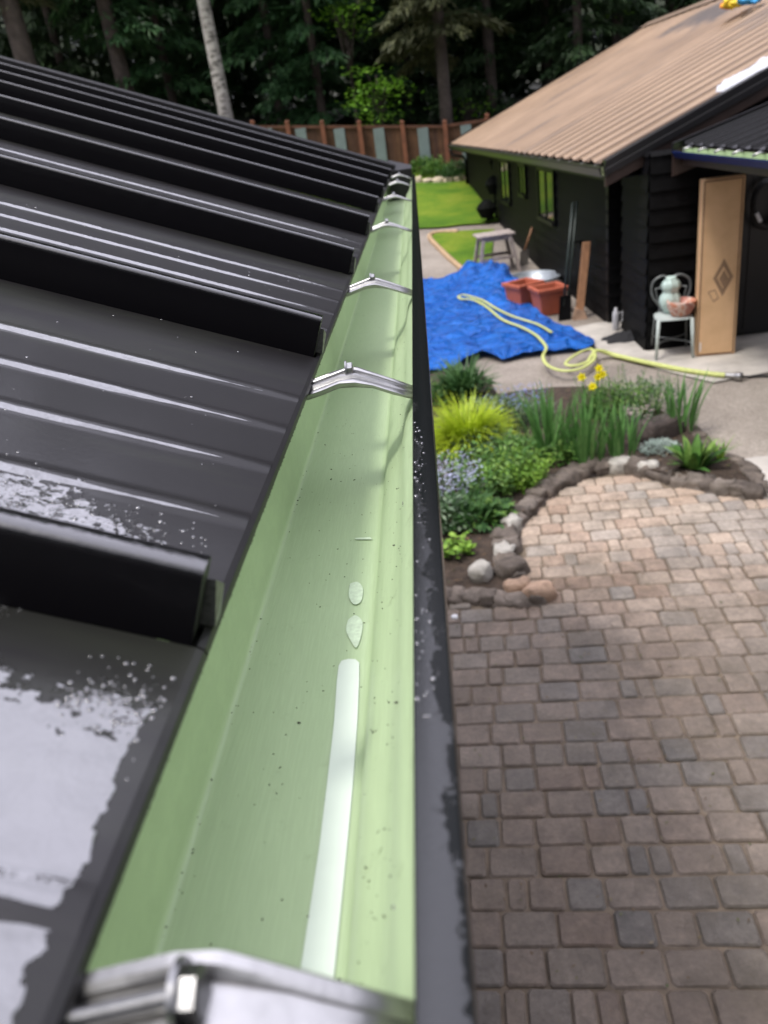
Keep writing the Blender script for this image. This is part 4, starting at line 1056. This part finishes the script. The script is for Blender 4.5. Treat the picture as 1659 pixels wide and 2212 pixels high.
# tiered black plant stand at far corner
p = W(1066, 482)
m = thing('plant_stand', 'dark tiered plant stand with pots at the far corner of the black house', 'plant stand', p)
for (x_, y_, z_, r_) in ((-.15, 0, .35, .24), (.1, .3, .85, .22), (.25, .6, 1.3, .2), (.35, .9, 1.75, .18)):
    q = MB(); q.lathe([(r_*.6, z_-.2), (r_, z_), (r_*1.05, z_+.03), (r_*.8, z_+.12), (r_*.4, z_+.2), (0, z_+.22)], (x_, y_, 0), 14); q.build('pot', pm('dark_pot', (.004,.005,.004), .8, .3, 8, spec=.1), m)
q = MB()
for x_, y_ in ((-.15, 0), (.1, .3), (.25, .6), (.35, .9)):
    zt = {-.15: .2, .1: .7, .25: 1.15, .35: 1.6}[x_]; q.tube([(x_, y_, 0), (x_, y_, zt)], .03, 6)
q.tube([(-.15, 0, .1), (.35, .9, .1)], .025, 6); q.build('frame', M_black, m)
# ================================================================== STONE BORDER
random.seed(5)
M_stone = tinted('border_stone', [(.065,.053,.045), (.10,.082,.068), (.14,.115,.095), (.19,.165,.14)], .85, .45, 9, .02, 22)
M_pale_stone = pm('pale_stone', (.36,.34,.30), .85, .35, 9, bump=.02, bscale=22)
M_warm_stone = pm('warm_stone', (.34,.23,.16), .85, .35, 9, bump=.02, bscale=22)
def rock_mesh(m, c, rx, ry, rz_, rot, tint=.5, sharp=.25, nu=14, nv=9):
    ox = rnd()*50; vs = []
    for j in range(nv+1):
        f_ = math.pi*j/nv
        for i in range(nu):
            t_ = 2*math.pi*i/nu
            d = Vector((math.sin(f_)*math.cos(t_), math.sin(f_)*math.sin(t_), math.cos(f_)))
            e_ = Vector([(abs(q)**.62)*(1 if q > 0 else -1) for q in d])
            r_ = 1+sharp*noise.noise(d*1.6+Vector((ox, 0, 0)))+.10*noise.noise(d*4.5+Vector((ox, 3, 0)))
            p = Vector((e_.x*rx*r_, e_.y*ry*r_, e_.z*rz_*r_)); p.rotate(Euler((0, 0, rot))); vs.append(Vector(c)+p)
    m.add(vs, [(j*nu+i, (j+1)*nu+i, (j+1)*nu+(i+1) % nu, j*nu+(i+1) % nu) for j in range(nv) for i in range(nu)], tint)
brd = thing('stone_border', 'low curved border of mortared brown stones between flower bed and patio', 'border', (0, 0, 0))
inner = smooth_path([tuple(W(*q)) for q in ((1120,1262),(1092,1225),(1095,1175),(1128,1120),(1180,1072),(1235,1040),(1290,1022),(1345,1018),(1430,1038),(1500,1056),(1580,1070),(1640,1078))], 8)
outer = smooth_path([tuple(W(*q)) for q in ((1650,1072),(1620,1030),(1590,1005),(1545,990),(1515,960),(1490,935),(1455,915))], 6)
low = smooth_path([tuple(W(*q)) for q in ((860,1302),(985,1300),(1050,1302),(1110,1306),(1172,1308))], 6)
def walk(path, step):
    acc = 0; out = []
    for i in range(len(path)-1):
        a, b_ = Vector(path[i]), Vector(path[i+1]); L = (b_-a).length; t_ = step-acc
        while t_ <= L:
            p = a+(b_-a)*(t_/L); out.append((p, math.atan2(b_.y-a.y, b_.x-a.x))); t_ += step
        acc = (L-(t_-step))
    return out
for path, step, wd, hg in ((inner, .105, .088, .085), (low, .10, .066, .062), (outer, .115, .062, .06)):
    for p, az in walk(path, step):
        m = MB(); 
        rock_mesh(m, (p.x+ru(-.01, .01), p.y+ru(-.01, .01), hg*.42), step*.80*ru(.8, 1.3), wd*ru(.8, 1.2), hg*ru(.75, 1.1), az+ru(-.25, .25), .2+.6*rnd(), .42)
        mt = M_pale_stone if rnd() < .05 else M_stone
        m.build('stone', mt, brd, smooth=True)
for (x, y), mt, r_ in (((1340,1022), M_pale_stone, .11), ((1400,1030), M_pale_stone, .10), ((1165,1300), M_warm_stone, .11), ((1120,1290), M_warm_stone, .09), ((1235,1140), M_stone, .0)):
    if r_: m = MB(); p = W(x, y); rock_mesh(m, (p.x, p.y, .06), r_, .06, .075, ru(-.3, .3)); m.build('stone', mt, brd, smooth=True)
m = MB()                                  # mortar bed under the stones
for path, wd, hh in ((inner, .082, .085), (low, .062, .062), (outer, .055, .05)):
    m.tube([(p[0], p[1], .0) for p in path], [wd]*len(path), 8, flat=hh/wd)
m.build('mortar', pm('mortar', (.13,.11,.095), .95, .3, 9, bump=.01, bscale=30), brd)
def rock(px, py, sx, sy, sz, mat, name, label, cat='rock', dz=0):
    p = W(px, py, .05); m = MB(); rock_mesh(m, (0, 0, sz*.6), sx, sy, sz, ru(0, 1)); o = m.build(name, mat, smooth=True); o.location = p; o.location.z += dz; tag(o, label, cat); return o
rock(1040, 1248, .075, .07, .07, M_pale_stone, 'rock', 'fist sized pale rock on bare soil near the border corner')
rock(982, 1330, .022, .02, .02, pm('white_pebble', (.7,.7,.7), .4), 'pebble', 'tiny white pebble on the pavers below the border', 'pebble', -.03)
rock(1420, 945, .22, .13, .12, pm('dark_rock', (.06,.045,.038), .85, .5, 7, bump=.02, bscale=20), 'rock', 'large dark brown rock among the irises at the bed edge')
rock(1515, 1000, .10, .09, .07, pm('dark_rock_low', (.07,.055,.048), .85, .4, 7, bump=.02, bscale=20), 'rock', 'low dark rock behind the broad leaved plant')
rock(1072, 545, .2, .12, .10, M_pale_stone, 'rock', 'pale rock on the grass under the wooden table', dz=-.05) if False else None
# ================================================================== PLANTS
random.seed(11)
def lf(name, cols, var=.25, tr=.25): return tinted(name, cols, .5, var, 18, trans=tr)
G_iris = lf('iris_leaf', [(.06,.16,.04), (.10,.24,.06), (.15,.30,.09)])
G_lime = lf('lime_grass', [(.25,.36,.012), (.38,.50,.02), (.48,.58,.04)])
G_dark = lf('dark_leaf', [(.03,.08,.025), (.055,.13,.035), (.09,.18,.06)])
G_mid = lf('mid_leaf', [(.035,.10,.02), (.07,.17,.03), (.13,.25,.05), (.21,.33,.08)], .4)
G_grey = lf('grey_leaf', [(.045,.085,.045), (.09,.15,.08), (.16,.23,.14), (.24,.3,.2)], .4)
G_bright = lf('bright_leaf', [(.10,.22,.02), (.17,.32,.035), (.27,.42,.06)], .35)
G_silver = lf('silver_leaf', [(.30,.38,.33), (.42,.5,.45)])
F_blue = lf('blue_petal', [(.13,.17,.42), (.22,.28,.55)]); F_pale = lf('pale_blue_petal', [(.30,.33,.52), (.52,.53,.66)])
F_yel = lf('daffodil_yellow', [(.9,.78,.01), (.95,.85,.04)])
F_pink = lf('faded_pink', [(.35,.27,.26), (.45,.36,.34)])
def bpos(px, py): p = W(px, py, .05); p.z = bedz(p.x, p.y)-.005; return p
def plant(px, py, name, label, mk, mat, part='leaves', cat='plant', group=None, flowers=None, pos=None):
    p = pos or bpos(px, py)
    t = thing(name, label, cat, p, group); m = MB(); mk(m); m.build(part, mat, t)
    if flowers:
        for nm, f_, mt in flowers:
            q = MB(); f_(q); q.build(nm, mt, t)
    return t
def blades(n, r, L, wd, lean, droop, jit=.3):
    def f_(m):
        for _ in range(n):
            q = r*math.sqrt(rnd()); a = rnd()*6.283; az = a+ru(-.9, .9)
            m.blade((q*math.cos(a), q*math.sin(a), 0), az, L*ru(1-jit, 1+jit*.5), ru(0, lean), ru(droop*.3, droop), wd*ru(.7, 1.2), rnd())
    return f_
def mound(n, rx, ry, h, L, wd, up=.5, low=.0):
    ox = rnd()*40
    def f_(m):
        for _ in range(n):
            a = rnd()*6.283; q = math.sqrt(rnd()); k_ = rnd()**.5
            lump = 1+.35*noise.noise(Vector((math.cos(a)*2+ox, math.sin(a)*2, q*2)))
            x, y = rx*q*math.cos(a)*lump, ry*q*math.sin(a)*lump
            z = low+h*math.sqrt(max(0, 1-q*q*.9))*k_*(1+.4*noise.noise(Vector((x*7+ox, y*7, 1))))
            d = Vector((math.cos(a)*q+ru(-.6, .6), math.sin(a)*q+ru(-.6, .6), ru(-.2, up+.3)))
            m.leaf(Vector((x, y, z)), d, Vector((ru(-.3, .3), ru(-.3, .3), 1)), L*ru(.6, 1.25), wd*ru(.7, 1.2), rnd(), .08)
        # stems up through the middle
    return f_
def flecks(n, rx, ry, z0, z1, s_):
    def f_(m):
        for _ in range(n):
            a = rnd()*6.283; q = math.sqrt(rnd()); c = Vector((rx*q*math.cos(a), ry*q*math.sin(a), ru(z0, z1)))
            for k_ in range(4):
                m.leaf(c, Vector((math.cos(k_*1.57+a), math.sin(k_*1.57+a), ru(.1, .6))), Vector((0, 0, 1)), s_, s_*.7, rnd())
    return f_
def sprigs(n, r, h, L, wd):
    """upright stems each carrying pairs of leaves"""
    def f_(m):
        for _ in range(n):
            q = r*math.sqrt(rnd()); a = rnd()*6.283; b0 = Vector((q*math.cos(a), q*math.sin(a), 0)); ln = Vector((math.cos(a)*q/r*.5+ru(-.15, .15), math.sin(a)*q/r*.5+ru(-.15, .15), 1)).normalized(); hh = h*ru(.6, 1.1)
            m.tube([b0, b0+ln*hh], [.004, .002], 4, cap=False)
            nl = int(hh/.03)+2
            for k_ in range(nl):
                t_ = .15+.85*k_/nl; az = k_*2.4+a
                m.leaf(b0+ln*hh*t_, Vector((math.cos(az), math.sin(az), ru(.2, .7))), Vector((0, 0, 1)), L*ru(.7, 1.2)*(1.1-.4*t_), wd, rnd(), .06)
    return f_
plant(1000, 865, 'strap_leaved_shrub', 'round dark green shrub with drooping leaves at the back of the bed by the tarpaulin', lambda m: (blades(190, .13, .46, .035, .9, 1.5)(m), mound(250, .3, .3, .3, .10, .03)(m)), G_dark)
plant(935, 880, 'leafy_plant', 'low green leafy plant in the corner between shrub and gutter', mound(260, .26, .24, .22, .09, .035), G_mid)
plant(1012, 968, 'golden_grass', 'bright lime yellow mound of arching ornamental grass', lambda m: blades(1100, .12, .50, .012, 1.0, 1.9)(m), G_lime, 'blades', 'ornamental grass')
plant(1120, 915, 'bluebell_clump', 'blue flowered clump between the golden grass and the irises', lambda m: (blades(150, .26, .3, .014, .6, 1.)(m), mound(300, .34, .22, .22, .06, .022)(m)), G_grey, 'leaves', 'flowering plant', flowers=[('blossom', flecks(110, .34, .22, .20, .36, .016), F_blue)])
plant(1065, 905, 'leafy_plant', 'greyish green leafy plant behind the golden grass', mound(320, .3, .2, .2, .08, .03), G_grey)
IR = 'iris clumps along the flower bed'
for (x, y), n_, L, lb in (((1190, 985), 80, .58, 'tall iris clump farthest toward the golden grass'), ((1262, 1000), 70, .55, 'iris clump in the middle of the row beneath the daffodils'), ((1345, 990), 46, .44, 'sparser iris clump just before the silver mound'), ((1462, 930), 34, .5, 'thin iris clump standing at the gravel edge behind the dark rock')):
    plant(x, y, 'iris_clump', lb, blades(n_, .17, L, .026, .28, .55, .35), G_iris, 'blades', 'iris', IR)
plant(1345, 900, 'feathery_plant', 'dense feathery dark green plant right of the daffodils', lambda m: (mound(800, .34, .24, .36, .06, .014)(m), sprigs(40, .3, .42, .05, .014)(m)), G_mid)
plant(1400, 880, 'feathery_plant', 'loose feathery plant at the back edge of the bed next to the gravel', lambda m: (mound(500, .34, .22, .26, .06, .016)(m), sprigs(26, .3, .34, .05, .016)(m)), G_grey)
def daff(m):
    blades(46, .1, .36, .013, .35, .6)(m)
heads = [(-.11, .05, .40), (.05, .04, .47), (.03, .0, .40), (.08, .03, .41), (-.03, -.05, .33)]
def dstem(m):
    for x, y, z in heads: m.tube([(x*.3, y*.3, 0), (x*.8, y*.8, z*.7), (x, y, z)], .004, 5)
def dflower(m):
    for x, y, z in heads:
        c = Vector((x, y, z)); fd = Vector((ru(-.3, .3), -1, .25)).normalized(); a = fd.orthogonal().normalized(); b_ = fd.cross(a)
        for k_ in range(6):
            d = a*math.cos(k_*1.047)+b_*math.sin(k_*1.047); m.leaf(c, d+fd*.15, fd, .048, .034, rnd())
        m.tube([c, c+fd*.03, c+fd*.036], [.011, .017, .021], 9, cap=False)
plant(1285, 905, 'daffodil_clump', 'clump of daffodils with yellow flowers above green blades', daff, G_iris, 'blades', 'daffodils', flowers=[('stem', dstem, G_iris), ('flower_heads', dflower, F_yel)])
plant(1050, 985, 'leafy_plant', 'grey green leafy plant right below the golden grass', mound(620, .32, .26, .22, .07, .03), G_grey)
plant(1118, 1000, 'leafy_plant', 'mid green leafy plant in front of the tallest irises', lambda m: (mound(420, .30, .2, .20, .10, .018)(m), blades(70, .26, .3, .012, .7, 1.2)(m)), G_mid)
plant(1215, 1002, 'leafy_plant', 'fresh green leafy plant against the top of the stone curve', mound(420, .24, .12, .16, .06, .026), G_mid)
plant(978, 1075, 'forget_me_not', 'pale blue flowered mound beside the gutter lip', mound(500, .26, .34, .2, .05, .02), G_grey, 'leaves', 'flowering plant', flowers=[('blossom', flecks(300, .26, .36, .15, .30, .015), F_pale)])
plant(1055, 1060, 'leafy_plant', 'bushy green plant with upright sprigs in the middle of the bed', lambda m: (sprigs(40, .26, .36, .085, .03)(m), mound(160, .26, .22, .1, .07, .03)(m)), G_mid)
plant(1118, 1048, 'leafy_plant', 'lime green soft plant next to the stone curve', lambda m: sprigs(95, .2, .26, .06, .02)(m), G_bright)
plant(1010, 1130, 'leafy_plant', 'dark green leafy plant above the bare soil', lambda m: (mound(260, .26, .22, .16, .11, .04)(m), blades(60, .2, .26, .016, .9, 1.2)(m)), G_dark)
plant(1058, 1122, 'leafy_plant', 'round leaved green plant beside the inside of the stone curve', mound(190, .15, .16, .12, .075, .05), G_mid)
plant(950, 1140, 'leafy_plant', 'silvery green plant at the gutter below the forget-me-nots', mound(300, .2, .22, .2, .07, .026), G_grey)
plant(985, 1200, 'seedling_plant', 'small bright leafy plant growing on bare soil at the gutter edge', lambda m: sprigs(13, .09, .13, .075, .05)(m), G_bright)
plant(1424, 982, 'silver_mound', 'compact silvery white mound plant below the dark rock', mound(700, .15, .11, .10, .03, .012), G_silver)
plant(1380, 945, 'faded_flowers', 'patch of faded pinkish flowers left of the dark rock', lambda m: blades(60, .15, .26, .012, .5, .8)(m), G_grey, 'leaves', 'flowering plant', flowers=[('blossom', flecks(60, .16, .10, .18, .28, .016), F_pink)])
plant(1498, 1018, 'broad_leaved_plant', 'low rosette with broad serrated green leaves at the border end', lambda m: blades(34, .07, .27, .07, 1.0, .9)(m), G_mid)
plant(1552, 992, 'variegated_grass', 'little yellow striped grass tuft by the concrete slab', blades(30, .04, .2, .012, .8, 1.1), G_bright, 'blades')
m = MB()
for i in range(900):
    x, y = ru(-.3, 2.3), ru(4.3, 8.6)
    if inside(x, y, bed_poly):
        m.leaf(Vector((x, y, bedz(x, y)+ru(.004, .02))), Vector((ru(-1, 1), ru(-1, 1), ru(-.1, .3))), Vector((0, 0, 1)), ru(.015, .05), ru(.008, .02), rnd())
tag(m.build('leaf_litter', lf('litter', [(.12,.07,.035), (.2,.13,.06), (.05,.035,.02), (.10,.15,.04)])), 'scattered dead leaves and sprouts on the dark bed soil', 'leaf litter', kind='stuff')
m = MB()
for i in range(700):
    x, y = ru(-.3, 3.2), ru(.8, 5.9)
    if inside(x, y, patio_poly):
        m.leaf(Vector((x, y, .036)), Vector((ru(-1, 1), ru(-1, 1), ru(0, .3))), Vector((0, 0, 1)), ru(.008, .028), ru(.004, .012), rnd())
tag(m.build('patio_debris', lf('debris', [(.09,.06,.035), (.16,.11,.06), (.06,.09,.02), (.28,.22,.15)])), 'tiny leaf bits and twigs scattered on the pavers', 'debris', kind='stuff')
# small plants at the foot of the fence, with pale edging stones in front
for i, (x, y) in enumerate(((915, 378), (945, 384), (985, 392), (1020, 384))):
    p = W(x, y)
    plant(0, 0, 'bush', ('low green bush at the fence foot nearest the gutter end', 'low green bush at the fence foot beneath a metal panel', 'darker green bush between two fence posts', 'bush at the fence foot beside the house eave')[i], lambda m: mound(700, .55, .35, .55, .13, .06)(m), (G_mid, G_mid, G_dark, G_grey)[i], 'leaves', 'bush', pos=p)
M_ps = pm('edge_stone', (.5,.42,.30), .85, .3, 4)
row = thing('edging_stones', 'row of pale stones edging the top of the lawn', 'stone row', (0, 27, 1))
x = -3.0
while x < 2.6:
    p = Vector((x, 27.0-.1*x, 0)); p.z = terr(p.x, p.y); m = MB(); rock_mesh(m, (p.x, p.y-27, p.z-1+.08), ru(.13, .2), .13, ru(.08, .14), ru(-.2, .2), rnd(), .3, 9, 6); m.build('stone', M_ps, row, smooth=True); x += ru(.28, .38)
# ================================================================== TREES
random.seed(3)
G_con = lf('conifer_foliage', [(.012,.030,.010), (.022,.050,.016), (.04,.075,.025)], .3, .12)
G_olive = lf('olive_foliage', [(.05,.06,.026), (.085,.095,.042), (.125,.135,.065)], .3, .15)
G_maple = lf('maple_foliage', [(.09,.22,.015), (.15,.34,.03), (.22,.42,.05)], .25, .35)
G_teal = lf('cedar_foliage', [(.022,.06,.024), (.042,.11,.038), (.07,.15,.055)], .3, .15)
M_bark = pm('bark', (.075,.06,.05), .9, .4, 3, bump=.05, bscale=12)
def birch_m():
    t = NT('pale_bark'); n1 = t.noise(3.5, 6, .7, stretch=(1, 1, 3)); c = t.ramp(n1, [(.40, (.09,.085,.075)), (.50, (.36,.34,.31)), (.7, (.52,.5,.46))]); t.set(Base_Color=c, Roughness=.85, Normal=t.bump(n1, .02)); return t.m
M_birch = birch_m()
def trunk_mesh(m, H_, r0, lean=(0, 0), n=10, top=.15):
    pts = []; rs = []
    for i in range(11):
        t_ = i/10; z = H_*t_; pts.append((lean[0]*t_+.10*noise.noise(Vector((t_*3, r0*50, 0))), lean[1]*t_+.10*noise.noise(Vector((t_*3, 9, r0*30))), z-.3)); rs.append(r0*(1-(1-top)*t_)*(1.25 if i == 0 else 1))
    m.tube(pts, rs, n); return pts
def bough(m, a, az, L, drop, dens, ls, ww):
    """a drooping conifer bough: hanging sprays along a curved limb"""
    dx, dy = math.cos(az), math.sin(az); n_ = int(dens*L)
    for k_ in range(n_):
        t_ = rnd()**.7; w_ = ww*L*(1-t_*.75)*ru(-1, 1)
        p = Vector((a[0]+dx*L*t_-dy*w_, a[1]+dy*L*t_+dx*w_, a[2]+.12*L*t_-drop*t_*t_*L-abs(w_)*.45+ru(-.08, .08)))
        d = Vector((dx*.8-dy*w_*2/max(L, .1)+ru(-.5, .5), dy*.8+dx*w_*2/max(L, .1)+ru(-.5, .5), ru(-1.0, -.05)))
        m.leaf(p, d, Vector((ru(-.5, .5), ru(-.5, .5), 1)), ls*ru(.6, 1.5), ls*ru(.22, .42), rnd(), .05)
def conifer(x, y, H_, r0, label, mat, z_lo=1.5, crown=3.4, dens=70, ls=.30, bark=None, lean=(0, 0), name='conifer_tree', grp='conifers in the dark wood beyond the fence', gaps=.0):
    t = thing(name, label, 'tree', (x, y, terr(x, y)), grp)
    m = MB(); trunk_mesh(m, H_, r0, lean); m.build('trunk', bark or M_bark, t, smooth=True)
    m = MB(); z = z_lo
    while z < H_*.97:
        f_ = z/H_; L0 = crown*(1-f_)**.6*(.6+.4*min(1, (z-z_lo)/3+.5)); det = 1 if z < 13 else .4
        for k_ in range(3 if z < 13 else 3):
            if rnd() < gaps: continue
            az = rnd()*6.283; L = L0*ru(.6, 1.15)
            c = (lean[0]*f_, lean[1]*f_, z+ru(-.2, .2))
            if z < 13: m.tube([c, (c[0]+math.cos(az)*L*.5, c[1]+math.sin(az)*L*.5, c[2]+.03*L), (c[0]+math.cos(az)*L*.9, c[1]+math.sin(az)*L*.9, c[2]-.16*L)], [.035, .02, .008], 4, cap=False)
            bough(m, c, az, L, .32, dens*det, ls*(1 if z < 13 else 2.6), .34)
        z += ru(.38, .6)*(1 if z < 13 else 1.6)
    m.build('crown', mat, t); return t
def far(px, Y): v = ray(px, 200); return v.x/v.y*Y
def bx_at(px, py, Y): return onY(px, py, Y).x
# trunks seen in front of the dark wood: (px at a height, distance)
def tr_x(px, py, Y): return onY(px, py, Y).x
conifer(tr_x(45, 110, 31.5), 31.5, 26, .42, 'thick grey brown trunk with bare twigs at the far left of the wood', G_olive, 5.5, 2.6, 45, .3, lean=(.3, 0))
conifer(tr_x(262, 150, 33), 33, 27, .34, 'brown conifer trunk between the thick left trunk and the pale trunk', G_teal, 4.2, 3.2, 55, .3)
conifer(tr_x(466, 150, 31), 31, 25, .27, 'straight tree with pale mottled bark rising behind the near roof', G_olive, 6.8, 3., 60, .3, bark=M_birch)
conifer(tr_x(958, 200, 31.5), 31.5, 24, .24, 'olive green conifer with a bare lower trunk above the fence', G_olive, 3.6, 3.0, 90, .26)
conifer(tr_x(1330, 60, 36), 36, 24, .16, 'slim trunk behind the brown roof ridge', G_con, 7, 2.5, 40, .3)
cn = [(690, 34.5, G_teal, .2, 1.6, 'green cedar left of centre with drooping sprays'), (600, 36, G_teal, .22, 2.4, 'cedar with drooping boughs right of the pale trunk'), (370, 35.5, G_teal, .2, 1.4, 'cedar with fine foliage left of the pale trunk'),
      (150, 36, G_con, .2, 2, 'dark conifer between the two left trunks'), (-60, 34, G_con, .3, 2, 'dark conifer at the left end of the wood'), (1060, 35, G_con, .25, 1.2, 'dark conifer right of the olive conifer'), (1180, 38, G_con, .25, 1.5, 'dark conifer above the house eave'),
      (1250, 34, G_con, .2, 2.5, 'dark conifer behind the slope of the brown roof'), (1450, 37, G_con, .45, 4, 'wide dark trunk behind the roof ridge'), (1560, 36, G_con, .4, 4, 'wide dark trunk at the right end of the wood'), (880, 37, G_con, .22, 1.3, 'dark conifer behind the bright maple'), (480, 39, G_con, .3, 1.5, 'dark conifer behind the pale trunk'), (780, 40, G_con, .3, 1.2, 'dark conifer in the middle of the wood')]
for px, Y, mt, r0, zl, lb in cn:
    conifer(tr_x(px, 200, Y), Y, ru(22, 27), r0, lb, mt, zl, ru(3.0, 3.8), 62, .30)
def maple(px, py, Y, label, rx, rz_, n_, gz_=None):
    c = onY(px, py, Y); z0 = terr(c.x, Y); t = thing('maple_tree', label, 'tree', (c.x, Y, z0), 'bright green understory maples'); hgt = c.z-z0
    m = MB(); m.tube([(0, 0, -.2), (.05, .1, hgt*.5), (0, 0, hgt+rz_*.4)], [.07, .05, .02], 7)
    cl = []
    for k_ in range(12):
        a = rnd()*6.283; q = Vector((math.cos(a)*rx*ru(.2, .95), math.sin(a)*rx*.6*ru(.2, 1), hgt+ru(-1, 1)*rz_)); cl.append(q); m.tube([(0, 0, hgt*ru(.4, .9)), tuple(q*.6+Vector((0, 0, hgt*.38))), tuple(q)], [.03, .018, .006], 5)
    m.build('trunk', M_bark, t, smooth=True); m = MB()
    for q in cl:
        for _ in range(n_//12):
            o_ = Vector((random.gauss(0, .36), random.gauss(0, .3), random.gauss(0, .13)-.0)); m.leaf(q+o_, Vector((ru(-1, 1), ru(-1, 1), ru(-.5, .25))), Vector((ru(-.35, .35), ru(-.35, .35), 1)), ru(.12, .22), ru(.10, .18), rnd())
    m.build('crown', G_maple, t)
maple(815, 190, 30.6, 'bright green maple in the middle of the wood above the fence', 1.0, 1.0, 620)
maple(740, 40, 32.5, 'spray of bright maple leaves high in front of dark conifers', .8, .6, 260)
maple(1335, 5, 35, 'small spray of bright maple leaves over the roof ridge', .6, .35, 220)
maple(1010, 232, 33.5, 'low bright maple right behind the fence near the house', .9, .35, 120)
# dense wood behind the single trees, and unseen light-blocking wood added round the yard
m = MB(); random.seed(9)
def mass(x, y, z, s_, n_):
    for _ in range(n_):
        p = Vector((x+random.gauss(0, s_), y+random.gauss(0, s_*.6), z+random.gauss(0, s_*.7)))
        m.leaf(p, Vector((ru(-1, 1), ru(-1, 1), ru(-1.2, .1))), Vector((ru(-1, 1), ru(-1, 1), 1)), ru(.8, 2.0), ru(.5, 1.1), rnd())
for i in range(520):
    x = ru(-62, 48); y = ru(41, 60)-abs(x)*.12; top = 25+5*noise.noise(Vector((x*.12, y*.1, 2)))
    for k_ in range(9):
        z = terr(x, y)+ru(.5, top)*(rnd()**.15 if k_ > 6 else 1); mass(x, y, z, 1.3, 6)
tag(m.build('far_wood', G_con), 'dark dense conifer wood behind the single trees', 'wood', kind='stuff')
m = MB()
for i in range(420):       # unseen wood added behind and beside the viewer to darken roof reflections
    a = ru(math.pi*.92, math.pi*2.12); rr = ru(30, 42); x, y = rr*math.cos(a), rr*math.sin(a)+6
    for k_ in range(8): mass(x, y, ru(.5, 21), 1.6, 5)
tag(m.build('sky_block_wood', G_con), 'unseen dark conifer wood added round the yard to block sky light', 'wood', kind='stuff')
